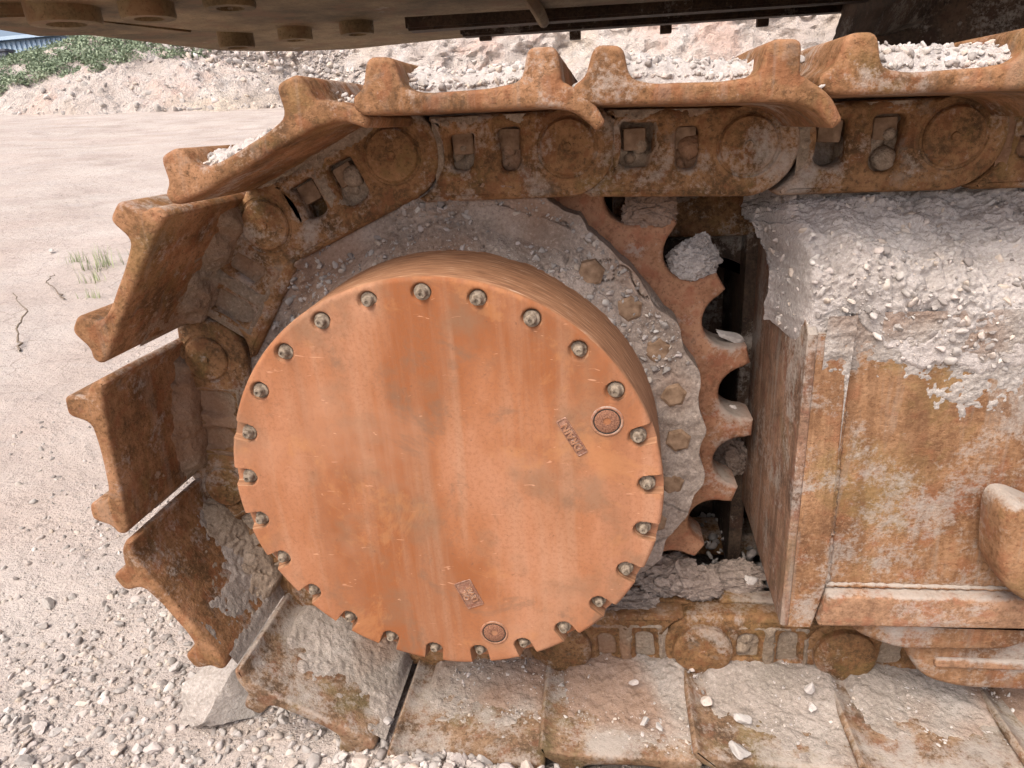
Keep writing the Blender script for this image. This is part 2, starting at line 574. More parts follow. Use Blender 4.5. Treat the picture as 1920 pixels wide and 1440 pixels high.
def mud(name, a, b, c, scale=7.0, crack=16.0, crack_amt=.55, rusty=0.0):
    t = NT(name)
    n1 = t.noise(scale, 6, .66)
    col = t.ramp(n1, [(.30, a), (.5, b), (.70, c)])
    tint = t.noise(3.1, 3, .5, off=8)
    col = t.mix(t.ramp(tint, [(.45, 0.0), (.7, .4)]), col, (c[0] * .98, c[1] * .87, c[2] * .86))
    grain = t.noise(150, 4, .78, off=12)
    col = t.mix(t.math('MULTIPLY', t.ramp(grain, [(.38, 1.0), (.5, 0.0)]), .40), col, (a[0] * .6, a[1] * .58, a[2] * .56))
    col = t.mix(t.math('MULTIPLY', t.ramp(grain, [(.56, 0.0), (.66, 1.0)]), .5), col, (min(.75, c[0] * 1.35), min(.72, c[1] * 1.35), min(.68, c[2] * 1.35)))
    if rusty:
        col = t.mix(t.math('MULTIPLY', t.ramp(tint, [(.40, 1.0), (.50, 0.0)]), rusty), col, (.25, .12, .06))
    hs = [(t.noise(40, 5, .7, off=6), .7, .010), (grain, .7, .0032)]
    if crack:
        e = t.voro(crack, warp=(9, .09))
        gate = t.ramp(tint, [(.48, 0.0), (.56, 1.0)])
        line = t.math('MULTIPLY', t.math('SUBTRACT', 1.0, t.ramp(e, [(.0, 0.0), (.035, 1.0)])), gate)
        col = t.mix(t.math('MULTIPLY', line, crack_amt), col, (.05, .04, .035))
    t.bump(*hs)
    return t.done(col, .97, 0.0, .15)

mud('mud_pale', (.335, .30, .27), (.42, .38, .35), (.50, .462, .43), crack=0)
mud('mud_grey', (.18, .142, .114), (.265, .218, .18), (.36, .305, .26), crack=9, crack_amt=.6, rusty=.4)
mud('mud_brown', (.17, .125, .085), (.25, .195, .14), (.34, .28, .215), crack=0, rusty=.6)
mud('mud_panel', (.26, .225, .19), (.345, .31, .275), (.43, .40, .365), crack=0, rusty=.5)
mud('mud_shoe', (.22, .19, .155), (.30, .26, .22), (.39, .35, .305), crack=0, rusty=.5)

def simple(name, a, b, scale=8, rough=.8, bump=.3, dist=.004):
    t = NT(name)
    n = t.noise(scale, 6, .6)
    t.bump((n, bump, dist))
    return t.done(t.ramp(n, [(.35, a), (.65, b)]), rough)
def stone_material(name='stone', base=(.46, .41, .365), dim=1.0):
    t = NT(name)
    tv = t.attr('tint')
    c = t.ramp(tv, [(.0, (.24 * dim, .21 * dim, .19 * dim)), (.25, (.36 * dim, .33 * dim, .30 * dim)), (.5, (.45 * dim, .415 * dim, .38 * dim)), (.72, (.50 * dim, .44 * dim, .405 * dim)), (.88, (.49 * dim, .41 * dim, .33 * dim)), (1.0, (.60 * dim, .57 * dim, .53 * dim))])
    n = t.noise(60, 3, .65)
    c = t.mix(t.math('MULTIPLY', t.ramp(n, [(.35, 1.0), (.55, 0.0)]), .35), c, (.30 * dim, .26 * dim, .23 * dim))
    t.bump((t.noise(90, 3, .7), .6, .004),)
    return t.done(c, .95, 0.0, .2)
stone_material('stone')
stone_material('stone_dim', dim=.72)
stone_material('mud_stone', dim=1.0)
stone_material('stone_mid', dim=.88)
stone_material('mud_crumb', dim=.78)
simple('stone_ochre', (.36, .22, .09), (.48, .33, .17), 60, .95, .5, .003)
simple('stone_green', (.26, .27, .20), (.36, .36, .28), 50, .95, .5, .003)
simple('stone_grey', (.20, .19, .20), (.30, .285, .29), 50, .95, .5, .003)
simple('stone_tan', (.34, .25, .18), (.47, .37, .28), 40, .95, .5, .003)

def ground_material():
    t = NT('ground')
    n = t.noise(1.3, 8, .62)
    col = t.ramp(n, [(.30, (.32, .268, .232)), (.48, (.41, .352, .31)), (.68, (.47, .415, .372))])
    pk = t.noise(.7, 4, .55, off=9)
    col = t.mix(t.ramp(pk, [(.5, 0.0), (.72, .5)]), col, (.42, .335, .285))
    gy = t.noise(2.6, 6, .6, stretch=(.5, 1.4, 1), off=19)
    col = t.mix(t.ramp(gy, [(.55, 0.0), (.72, .6)]), col, (.37, .335, .31))
    gr = t.noise(85, 4, .78, off=4)
    col = t.mix(t.math('MULTIPLY', t.ramp(gr, [(.36, 1.0), (.5, 0.0)]), .35), col, (.26, .225, .20))
    e = t.voro(3.4, warp=(3, .35))
    gate = t.ramp(t.noise(.9, 3, .5, off=33), [(.46, 0.0), (.56, 1.0)])
    line = t.math('MULTIPLY', t.math('SUBTRACT', 1.0, t.ramp(e, [(.0, 0.0), (.02, 1.0)])), gate)
    col = t.mix(t.math('MULTIPLY', line, .55), col, (.16, .13, .11))
    t.bump((t.noise(11, 5, .68, off=2), .8, .04), (t.noise(85, 4, .78, off=4), .8, .007))
    return t.done(col, .97, 0.0, .12)
ground_material()

def quarry_material():
    t = NT('quarry')
    n = t.noise(.35, 8, .65)
    col = t.ramp(n, [(.36, (.46, .40, .355)), (.46, (.56, .48, .425)), (.54, (.61, .54, .485)), (.64, (.61, .46, .39))])
    oc = t.noise(.22, 5, .6, off=7, stretch=(1, 1, .5))
    col = t.mix(t.ramp(oc, [(.52, 0.0), (.66, .45)]), col, (.60, .49, .34))
    wh = t.noise(.8, 8, .7, off=17)
    col = t.mix(t.ramp(wh, [(.54, 0.0), (.66, .8)]), col, (.62, .585, .55))
    st = t.noise(2.2, 6, .65, off=27, stretch=(1.2, 1.2, .4))
    col = t.mix(t.math('MULTIPLY', t.ramp(st, [(.32, 1.0), (.46, 0.0)]), .5), col, (.24, .195, .165))
    t.bump((t.noise(2.2, 6, .72), 1.0, .45),)
    return t.done(col, .97, 0.0, .12)
quarry_material()

simple('hill_green', (.055, .085, .035), (.16, .19, .085), 1.4, .95, .8, .3)
simple('leaf', (.16, .21, .13), (.30, .35, .24), 2.2, .9)
simple('grass', (.24, .29, .14), (.38, .42, .24), 14, .9)
simple('twig', (.13, .10, .075), (.22, .175, .13), 30, .9)
simple('bolt_grey', (.10, .072, .048), (.29, .235, .175), 130, .75, .5, .001)
simple('bolt_brown', (.14, .085, .05), (.27, .18, .115), 60, .85, .6, .002)
simple('plug_red', (.11, .045, .028), (.31, .15, .085), 420, .8, .7, .002)
simple('plug_socket', (.10, .10, .11), (.18, .17, .17), 60, .7, .4, .001)
simple('rubber_dark', (.015, .012, .010), (.035, .028, .022), 12, .85, .5, .006)
simple('haze_blue', (.42, .54, .66), (.48, .60, .70), .6, .6, .1)  # haze of the far distance put into the base colour
simple('post_dark', (.06, .07, .09), (.10, .11, .13), 3, .8)
mud('slab_rock', (.27, .24, .205), (.36, .325, .285), (.45, .41, .37), scale=16, crack=0)

# ================================================================== THE SETTING
def ground_h(x, y):
    x = np.asarray(x, float); y = np.asarray(y, float)
    d = np.hypot(x, y)
    xc = np.clip(x, -20, 20)
    h = .104 * (np.sqrt(np.clip(d - 2.0, 0, None) ** 2 + .25) - .5) * (d > 2.0)
    h = h + .03 * fbm(x, y, 0, .55, 4, 3) * np.clip(d / 3, .3, 2.5)
    near = np.clip(1.6 - d / 3.0, 0, 1)
    h = h + near * .018 * fbm(x, y, 0, 5.0, 4, 11)
    # rubble thrown up along the outside of the track
    ridge = np.where(y < .86, np.exp(-((y - .86) / .22) ** 2), np.exp(-((y - .86) / .085) ** 2)) / (1 + np.exp(-(xc + .42) / .07)) / (1 + np.exp((xc - .35) / .15))
    h = h + ridge * (.105 + .035 * fbm(x, y, 0, 6, 3, 5))
    h = h + .05 * np.exp(-((x + .42) / .22) ** 2 - ((y - 1.0) / .2) ** 2)
    return h

nu, nv = 360, 360
uu = np.linspace(-1, 1, nu)
sx = -1.0 + np.sinh(uu * 5.3) / np.sinh(5.3) * 70
sy = 1.2 + np.sinh(uu * 5.3) / np.sinh(5.3) * 70
GX, GY = np.meshgrid(sx, sy, indexing='ij')
GZ = ground_h(GX, GY)
gm = grid('ground', np.stack([GX, GY, GZ], -1), 80)
tag(link('ground', gm, M['ground']), kind='structure')

# quarry face: a curved, broken cliff with a rubble foot
def polar_path(az, d): return d * math.sin(math.radians(az)), d * math.cos(math.radians(az))
na, nh = 460, 150
az = np.linspace(-36.5, 62, na)
vv = np.linspace(0, 1, nh)
AZ, VV = np.meshgrid(az, vv, indexing='ij')
base_d = 24.5 + 1.8 * fbm(AZ, 0, 0, .07, 3, 21)
top = 3.0 + 11.0 / (1 + np.exp(-(AZ + 20) / 5.0)) + 1.0 * fbm(AZ, 0, 0, .12, 3, 31)
run = np.where(VV < .35, VV * 9.0, 3.15 + (VV - .35) * 5.0)
hh = np.where(VV < .35, VV * .75, .2625 + (VV - .35) / .65 * .7375) * top
dd = base_d + run
QX = dd * np.sin(np.radians(AZ)); QY = dd * np.cos(np.radians(AZ))
QZ = ground_h(QX, QY) * 0 + 2.05 + hh
lump = fbm(QX, QY, QZ * 1.2, .55, 5, 41, .55) * 1.3 + fbm(QX, QY, QZ, 1.6, 4, 51, .6, True) * .34
fade = np.clip(VV * 7, 0.0, 1)
dd = dd - lump * fade
QX = dd * np.sin(np.radians(AZ)); QY = dd * np.cos(np.radians(AZ))
QZ = QZ + fade * .35 * fbm(QX, QY, QZ, 1.1, 4, 61) - (1 - fade) * .5
tag(link('quarry_face', grid('quarry_face', np.stack([QX, QY, QZ], -1), 50, True), M['quarry']), kind='structure')

# boulders and broken rock lying at the foot of the face
pts, sz = [], []
for k in range(3400):
    a = RNG.uniform(-33, -12); d = 23.3 + 6 * RNG.random()
    x, y = polar_path(a, d)
    f = max(0, d - 24.5)
    pts.append((x, y, float(ground_h(x, y)) + f * .62 + .05)); sz.append(.03 + .19 * RNG.random() ** 4)
tag(pebbles('rubble', pts, sz, M['stone'], ROCK_M, 5), 'pale broken rock heaped along the foot of the quarry face', 'rubble', kind='stuff')

def hill_z(x, y):
    a, b = (x + 17.2) / 9.5, (y - 25.0) / 6.4
    return 1.9 + 3.05 * np.clip(1 - np.hypot(a, b) ** 1.6, -.6, 1) + .28 * fbm(x, y, 0, .6, 4, 71) + .22 * fbm(x, y, 0, 1.9, 4, 72, .6, True)

# the green hillock to the left
hx = np.linspace(-1, 1, 180)
HX, HY = np.meshgrid(hx, hx, indexing='ij')
wx = -17.2 + HX * 9.5 ; wy = 25.0 + HY * 6.4
rad = np.hypot(HX, HY)
hz = hill_z(wx, wy)
tag(link('hill', grid('hill', np.stack([wx, wy, hz], -1), 80), M['quarry']), kind='structure')

def leaf_mass(name, centres, radii, per, leaf, mat, seed=0):
    rng = np.random.default_rng(seed)
    V, F = [], []
    for c, r in zip(centres, radii):
        n = per
        d = rng.normal(size=(n, 3)); d /= np.linalg.norm(d, axis=1, keepdims=True)
        p = np.asarray(c) + d * (r * rng.random((n, 1)) ** .4) * np.array([1, 1, .75])
        a = rng.normal(size=(n, 3)); a /= np.linalg.norm(a, axis=1, keepdims=True)
        b = np.cross(a, rng.normal(size=(n, 3))); b /= np.linalg.norm(b, axis=1, keepdims=True)
        s = leaf * rng.uniform(.6, 1.4, (n, 1))
        quad = np.stack([p - a * s, p + b * s * .5, p + a * s, p - b * s * .5], 1)
        V.append(quad.reshape(-1, 3))
    V = np.concatenate(V)
    F = np.arange(len(V)).reshape(-1, 4)
    me = fast_mesh(name, V, F)
    return link(name, finish(me, 180, False), mat)

cs, rs = [], []
while len(cs) < 1500:
    x = RNG.uniform(-25, -13.2); y = RNG.uniform(16.5, 31)
    z = float(hill_z(x, y))
    if z < 3.0 + .20 * max(-2.5, x + 18) + .7 * float(fbm(x, y, 0, .5, 3, 5)): continue
    cs.append((x, y, z + .02)); rs.append(RNG.uniform(.12, .40))
hp = np.stack([RNG.uniform(-26, -8.5, 2600), RNG.uniform(16, 24, 2600), np.zeros(2600)], 1)
hp[:, 2] = hill_z(hp[:, 0], hp[:, 1]) + .01
hp = hp[(hp[:, 2] > ground_h(hp[:, 0], hp[:, 1])) & (hp[:, 2] < 3.1 + .25 * np.clip(hp[:, 0] + 17, -2, 9))]
tag(pebbles('hillside_stones', hp, .02 + .14 * RNG.random(len(hp)) ** 4, M['stone'], ROCK_S, 9), 'loose pale stones strewn over the slope of the far hillock', 'stones', kind='stuff')
tag(leaf_mass('hillside_scrub', cs, rs, 90, .048, M['leaf'], 3), 'low green scrub covering the hillock at the far left', 'scrub', kind='stuff')

# added band, its pale blue standing for distance haze, and post on the skyline
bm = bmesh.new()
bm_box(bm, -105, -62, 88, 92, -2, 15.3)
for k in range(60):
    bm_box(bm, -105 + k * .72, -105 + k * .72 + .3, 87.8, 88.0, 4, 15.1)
far_band = empty('skyline_band', (-83, 90, 0))
w = link('band_face', bm_mesh('band_face', bm), M['haze_blue'], far_band); w.location = (83, -90, 0)
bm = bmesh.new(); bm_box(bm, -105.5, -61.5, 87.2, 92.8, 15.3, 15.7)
w = link('band_cap', bm_mesh('band_cap', bm), M['haze_blue'], far_band); w.location = (83, -90, 0)
tag(far_band, 'long band far away on the skyline at left, its pale blue standing in for haze', 'backdrop')
bm = bmesh.new()
bm_box(bm, -.24, .24, -.24, .24, 0, 2.1, .04)
bm_box(bm, -.30, .30, -.30, .30, 2.1, 2.2, .02)
tag(link('marker_post', bm_mesh('marker_post', bm), M['post_dark'], None, (-26.05, 30.0, 3.5)), 'short dark post standing on the far skyline beside the green hillock', 'post')

# ================================================================== THE MACHINE
CX, CZ = -.287, .641                      # sprocket axle
YM = 1.36                                 # middle plane of the track
exc = empty('excavator', (0, YM, 0))
tag(exc, 'rusty crawler excavator seen close up at its drive sprocket and track, caked in dried mud', 'excavator')

def part(name, mesh, mat, parent=None, loc=(0, 0, 0), rot=(0, 0, 0), label=None):
    """mesh given in world coordinates unless loc is used; parents sit at known offsets"""
    par = parent or exc
    o = bpy.data.objects.new(name, mesh)
    COL.objects.link(o)
    if mat and not mesh.materials: mesh.materials.append(mat)
    o.parent = par
    o.location = Vector(loc)
    o.rotation_euler = rot
    if label: o['label'] = label
    return o
W0 = (0, -YM, 0)                          # puts world-coordinate meshes right under the excavator empty

# ---------- track chain: pins from the top right, over the sprocket, back along the ground
PINS = [(1.15, 1.155), (.85, 1.163), (.547, 1.169), (.236, 1.175), (-.059, 1.189), (-.364, 1.193), (-.622, 1.084), (-.802, .826),
        (-.829, .530), (-.680, .260), (-.410, .108), (-.103, .125), (.201, .135), (.494, .135), (.790, .135), (1.09, .135)]

SHOE = [(-.262, .062, .006), (-.02, .060, .03), (.022, .054, .02), (.052, .026, .004), (.064, .036, .006), (.046, .066, .03), (.014, .084, .010),
        (.006, .090, .010), (.002, .131, .011), (-.036, .133, .012), (-.046, .092, .014), (-.09, .086, .01), (-.17, .086, .01), (-.204, .092, .014),
        (-.214, .132, .012), (-.250, .133, .012), (-.260, .096, .012), (-.276, .086, .007), (-.276, .070, .007)]
def shoe_profile(lip):
    """lip: how far the worn tail lip still sticks out (1 = whole)"""
    L = lip
    q = SHOE[:2] + [(.010 + .012 * L, .058 - .004 * L, .004 + .016 * L), (.014 + .038 * L, .060 - .034 * L, .004), (.018 + .046 * L, .072 - .036 * L, .006), (.017 + .029 * L, .082 - .016 * L, .006 + .024 * L), (.013, .087, .004)] + SHOE[7:]
    return resample(round_poly(q, .008, 4), .012)
LIP = {6: .15, 7: .45, 8: .7, 9: .7, 10: .6, 11: .55, 12: .6, 13: .5, 14: .6}

def link_outline():
    pts = [tuple(p) for p in circle(0, 0, .083, 22, -90, 45)]
    pts += [(.02, .059), (-.235, .059)]
    pts += [tuple(p) for p in circle(-.300, 0, .083, 14, 40, -66)]
    pts += [(-.255, -.083)]
    return ccw(np.array(pts))
def win(cx, w=.025, top=.036, bot=-.044):
    j = lambda: random.uniform(-.004, .004)
    q = resample(round_poly([(cx - w + j(), top + j(), .008), (cx + w + j(), top + j(), .008), (cx + w + j(), bot + j(), .020), (cx - w + j(), bot + j(), .020)], .01, 5), .006)
    sd = random.randrange(999)
    return q + np.stack([fbm(q[:, 0], q[:, 1], sd, 60, 2, sd), fbm(q[:, 0], q[:, 1], sd, 60, 2, sd + 9)], 1) * .0018
W1, W2 = -.098, -.182
def link_plate():
    for _ in range(12):
        me = plate('track_link', link_outline(), [win(W1, random.uniform(.018, .026), random.uniform(.028, .038), random.uniform(-.048, -.030)), win(W2, random.uniform(.018, .026), random.uniform(.028, .038), random.uniform(-.048, -.030))], 1.206 - YM, 1.262 - YM, .011)
        if sum(p.area for p in me.polygons if p.normal.y < -.9) > .022: break      # both faces filled
    return me
boss_big = lathe_y('pin_end', [(.0, 1.182), (.010, 1.182), (.012, 1.184), (.045, 1.183), (.056, 1.186), (.0625, 1.193), (.064, 1.205), (.064, 1.23)], 40)
for v in boss_big.vertices: v.co.y -= YM
back_out = round_poly([(-.372, -.07, .07), (-.13, -.083, .01), (-.04, -.083, .03), (-.04, .056, .02), (-.372, .056, .06)], .02, 8)
link_back = plate('link_rear_plate', back_out, [], 1.264 - YM, 1.305 - YM, .006)
boss_me = lathe_y('pin_end', [(.0, 1.1965), (.006, 1.1965), (.0075, 1.199), (.030, 1.1975), (.043, 1.199), (.046, 1.2025), (.046, 1.209), (.052, 1.2045), (.060, 1.2065), (.060, 1.22)], 36)
for v in boss_me.vertices: v.co.y -= YM
nut_bm = bmesh.new(); bm_box(nut_bm, -.019, .019, 1.222 - YM, 1.258 - YM, -.004, .032, .005)
nut_me = bm_mesh('nut', nut_bm)

def chain_frame(i):
    a, b = PINS[i], PINS[i + 1]
    dx, dz = a[0] - b[0], a[1] - b[1]
    return (a[0], 0, a[1]), math.atan2(-dz, dx)

N_LINK = len(PINS) - 1
shoe_objs, frames = [], []
for i in range(N_LINK):
    loc, ang = chain_frame(i)
    frames.append((loc, ang))
    bottom = i >= 9
    me = loft('track_shoe', shoe_profile(LIP.get(i, 1.0)), .965 - YM, 1.75 - YM, .007, .09, .0022, 40 + i * 7, 38, 11)
    jx = random.uniform(-.012, .012)
    s = part('track_shoe', me, M['rust_shoe_dusty' if i >= 9 else 'rust_shoe'], None, (loc[0], jx, loc[2]), (0, ang + random.uniform(-.012, .012), 0))
    shoe_objs.append(s)
    l = part('track_link', link_plate(), M['rust_link'], None, loc, (0, ang, 0))
    part('link_rear_plate', link_back, M['rust_link'], l)
    part('pin_end', boss_big if i >= 11 else boss_me, M['rust_link'], l)
    for cx in (W1, W2):
        part('nut', nut_me, M['bolt_brown'], l, (cx + random.uniform(-.003, .003), random.uniform(-.004, .006), random.uniform(-.004, .002)), (0, random.uniform(-.06, .06), 0))

# ---------- final drive cover: turned drum with 25 bolt pockets round its rim
NB, RB, PH = 25, .3535, math.radians(118.0)
def cover_mesh():
    prof = [(0.0, 0.0), (.08, 0), (.16, 0), (.24, 0), (.29, 0)]
    prof += [(r, 0.0) for r in np.linspace(.315, .372, 26)]
    for k in range(1, 9):
        a = math.pi / 2 * k / 8
        prof.append((.372 + .009 * math.sin(a), .009 * (1 - math.cos(a))))
    prof += [(.3815, .03), (.382, .06), (.384, .10), (.386, .15), (.388, .22), (.389, .26)]
    prof = np.array(prof[1:])
    n = NB * 36
    phi = np.arange(n) * 2 * math.pi / n
    R = prof[None, :, 0] * np.ones((n, 1)); Y = prof[None, :, 1] * np.ones((n, 1)); A = phi[:, None] * np.ones((1, len(prof)))
    X = R * np.cos(A); Z = R * np.sin(A)
    for k in range(NB):
        b = PH - k * 2 * math.pi / NB
        rr = X * math.cos(b) + Z * math.sin(b); tt = -X * math.sin(b) + Z * math.cos(b)
        dd = np.where((rr > RB) & (math.sin(b) < .45), np.abs(tt) * .97, np.hypot(rr - RB, tt))   # lower pockets are broken out through the rim
        dd = np.where(rr > 0, dd, 9.0)
        w = np.clip((.0175 - dd) / .0045, 0, 1); w = w * w * (3 - 2 * w)
        floor = (.017 - .008 * math.sin(b)) - .006 * np.clip((RB + .002 - rr) / .012, 0, 1)
        Y = np.where(Y < floor, Y + (floor - Y) * w, Y)
    Y = Y + .0016 * fbm(X, Y, Z, 7, 3, 91)
    P = np.stack([CX + X, 1.0 + Y, CZ + Z], -1)
    V = P.reshape(-1, 3)
    m = len(prof)
    idx = np.arange(n * m).reshape(n, m); idx = np.vstack([idx, idx[:1]])
    F = np.stack([idx[:-1, :-1], idx[:-1, 1:], idx[1:, 1:], idx[1:, :-1]], -1).reshape(-1, 4)
    c = len(V)
    V = np.vstack([V, [[CX, 1.0, CZ]]])
    tri = [(c, int(idx[i, 0]), int(idx[i + 1, 0])) for i in range(n)]
    bm = bmesh.new()
    bv = [bm.verts.new(v) for v in V]
    for f in F: bm.faces.new([bv[i] for i in f])
    for f in tri: bm.faces.new([bv[i] for i in f])
    return bm_mesh('drive_cover', bm, 50)
cover = part('drive_cover', cover_mesh(), M['rust_cover'], None, W0, label='round flat orange rusted cover plate with bolts round its rim')

bolt_me = lathe_y('cover_bolt', [(.0, -.0085), (.0034, -.0082), (.0036, -.0105), (.0075, -.0100), (.0098, -.006), (.0104, .0), (.011, .0015), (.0150, .0025), (.0160, .005), (.0160, .012)], 20, angle=50)
for k in range(NB):
    b = PH - k * 2 * math.pi / NB
    j = random.uniform(-.001, .001)
    part('cover_bolt', bolt_me, M['bolt_grey'], cover, (CX + RB * math.cos(b) + j, 1.0055 - .004 * math.sin(b) + random.uniform(-.002, .002), CZ + RB * math.sin(b) + j), (random.uniform(-.08, .08), random.uniform(0, 6), random.uniform(-.08, .08))).scale = (.86, 1, .86)

plug_me = lathe_y('plug', [(.0, .006), (.006, .006), (.0065, -.0005), (.019, -.001), (.0205, .000), (.0205, .004)], 28, angle=40)
sock_me = lathe_y('socket', [(.0, .0035), (.0062, .0035), (.0064, .0045)], 6, angle=40)
ring_me = lathe_y('plug_recess_ring', [(.0215, .003), (.0225, -.0006), (.0245, -.0012), (.0262, -.0004), (.0268, .002)], 36, angle=40)
gap_me = lathe_y('plug_groove', [(.0195, -.0002), (.0222, -.0003), (.0222, .002)], 36, angle=40)
for px, pz in ((.288, .134), (.072, -.302)):
    L = (CX + px, .9985, CZ + pz)
    p = part('plug', plug_me, M['plug_red'], cover, L, label='red rusted threaded plug set in the cover')
    part('plug_socket', sock_me, M['plug_socket'], cover, L)
    part('plug_groove', gap_me, M['rubber_dark'], cover, L)
    part('plug_rim', ring_me, M['rust_sprocket'], cover, L)

def text_mesh(body, size, depth=.0012):
    cu = bpy.data.curves.new('tmp', 'FONT')
    cu.body = body; cu.size = size; cu.extrude = depth; cu.bevel_depth = .0003; cu.offset = .0004
    cu.align_x = 'CENTER'; cu.align_y = 'CENTER'; cu.space_line = .95
    ob = bpy.data.objects.new('tmp', cu); COL.objects.link(ob)
    dg = bpy.context.evaluated_depsgraph_get()
    me = bpy.data.meshes.new_from_object(ob.evaluated_get(dg))
    bpy.data.objects.remove(ob); bpy.data.curves.remove(cu)
    me.materials.clear()
    return me
def cast_mark(body, px, pz, ang, w, h, size):
    """raised cast letters in a shallow framed field"""
    L = (CX + px, .9995, CZ + pz); R = (0, -math.radians(ang), 0)
    outer = round_poly([(-w / 2, -h / 2), (w / 2, -h / 2), (w / 2, h / 2), (-w / 2, h / 2)], .003, 3)
    inner = round_poly([(-w / 2 + .0022, -h / 2 + .0022), (w / 2 - .0022, -h / 2 + .0022), (w / 2 - .0022, h / 2 - .0022), (-w / 2 + .0022, h / 2 - .0022)], .002, 3)
    fr = plate('cast_mark', outer, [inner], -.0012, .002, .0006)
    o = part('cast_mark', fr, M['cast_dark'], cover, L, R)
    field = plate('field', inner, [], -.0001, .002, .0003)
    part('field', field, M['cast_dark'], o)
    me = text_mesh(body, size)
    me.transform(Matrix.Rotation(math.radians(90), 4, 'X'))
    part('lettering', finish(me, 40, False), M['rust_sprocket'], o, (0, -.0006, 0))
rust('cast_dark', (.15, .07, .045), (.22, .11, .07), (.30, .165, .11), dust=.30, dust_up=.2, blotch=40)
cast_mark('DRAIN', .231, .106, 119, .073, .019, .0175)
cast_mark('OIL\nLEVEL', .031, -.215, 112, .060, .034, .0142)

# ---------- flange behind the cover, with its own ring of big bolts
fl = lathe_y('hub_flange', [(.30, 1.222), (.455, 1.222), (.466, 1.228), (.470, 1.24), (.470, 1.32)], 96)
for v in fl.vertices: v.co.x += CX; v.co.z += CZ
flange = part('hub_flange', fl, M['mud_grey'], None, W0, label='hub flange coated in grey dried mud')
hexb = lathe_y('flange_bolt', [(.0, 1.187), (.019, 1.187), (.0245, 1.190), (.0255, 1.196), (.0255, 1.222), (.036, 1.2235), (.036, 1.226)], 6, a0=.3, angle=20)
n_fb = 28
for k in range(-1, 6):
    a = math.radians(38.7 - k * 360 / n_fb)
    part('flange_bolt', hexb, M['bolt_brown'], flange, (CX + .424 * math.cos(a), .010, CZ + .424 * math.sin(a)), (0, random.uniform(-.2, .2), 0))

# ---------- sprocket: 23 teeth with round seats for the chain bushings
NT_ = 23
pts = []
for k in range(NT_):
    mid = math.radians(14.0 + 360 / NT_ * (k + .5))
    c = np.array([math.cos(mid), math.sin(mid)]) * .574
    ex = np.array([math.cos(mid), math.sin(mid)]); ey = np.array([-math.sin(mid), math.cos(mid)])
    seat = []
    for a in np.linspace(-80, 80, 15):
        q = c - ex * .060 * math.cos(math.radians(a)) + ey * .0555 * math.sin(math.radians(a))
        seat.append(q)
    tipr = .582
    a1 = mid - math.asin(.0615 / tipr); a2 = mid + math.asin(.0615 / tipr)
    pts.append(np.array([math.cos(a1), math.sin(a1)]) * tipr)
    pts += seat
    pts.append(np.array([math.cos(a2), math.sin(a2)]) * tipr)
sp_out = np.array(pts) + np.array([CX, CZ])
spk = plate('sprocket', ccw(sp_out), [circle(CX, CZ, .36, 64)], 1.29, 1.385, .010, 40)
part('sprocket', spk, M['rust_sprocket'], None, W0, label='toothed drive sprocket ring of orange rust')

# ---------- track frame: welded box to the right of the sprocket
FX = .325
prof_yz = [(1.058, .350), (1.058, .885), (1.29, 1.075), (1.62, 1.085), (1.62, .40), (1.36, .392)]
bm = bmesh.new()
rows = []
for x in (FX, .40, .6, .9, 1.3, 1.8):
    rows.append([bm.verts.new((x, y, z)) for y, z in prof_yz])
for A, B in zip(rows[:-1], rows[1:]):
    for i in range(len(A)):
        j = (i + 1) % len(A)
        bm.faces.new((A[i], A[j], B[j], B[i]))
bm.faces.new(rows[0]); bm.faces.new(rows[-1][::-1])
frame = part('track_frame', bm_mesh('track_frame', bm, 20), M['rust_frame'], None, W0, label='rusted welded steel box of the track frame')
# end plate (left side), front corner strip, ledge, lug, gusset
def yz_plate(name, poly, x0, x1, bevel=.004):
    me = plate(name, ccw(np.array(poly)), [], -x1, -x0, bevel)
    co = [(-v.co.y, v.co.x, v.co.z) for v in me.vertices]
    for v, c in zip(me.vertices, co): v.co = c
    bm = bmesh.new(); bm.from_mesh(me); bpy.data.meshes.remove(me)
    return bm_mesh(name, bm)
part('end_plate', yz_plate('end_plate', [(1.040, .345), (1.040, .90), (1.27, 1.085), (1.63, 1.095), (1.63, .385), (1.35, .380)], FX - .016, FX, .004), M['rust_frame_side'], frame, label='brown streaked end plate of the track frame')
bm = bmesh.new()
vs = [(.313, 1.042, .338), (.365, 1.042, .338), (.383, 1.042, .44), (.371, 1.042, .90), (.313, 1.042, .90)]
f0 = [bm.verts.new(v) for v in vs]; f1 = [bm.verts.new((x, y + .018, z)) for x, y, z in vs]
bm.faces.new(f0); bm.faces.new(f1[::-1])
for i in range(5): bm.faces.new((f0[i], f1[i], f1[(i + 1) % 5], f0[(i + 1) % 5]))
bmesh.ops.bevel(bm, geom=list(bm.edges), offset=.003, segments=2, affect='EDGES')
part('corner_strip', bm_mesh('corner_strip', bm), M['rust_frame'], frame)
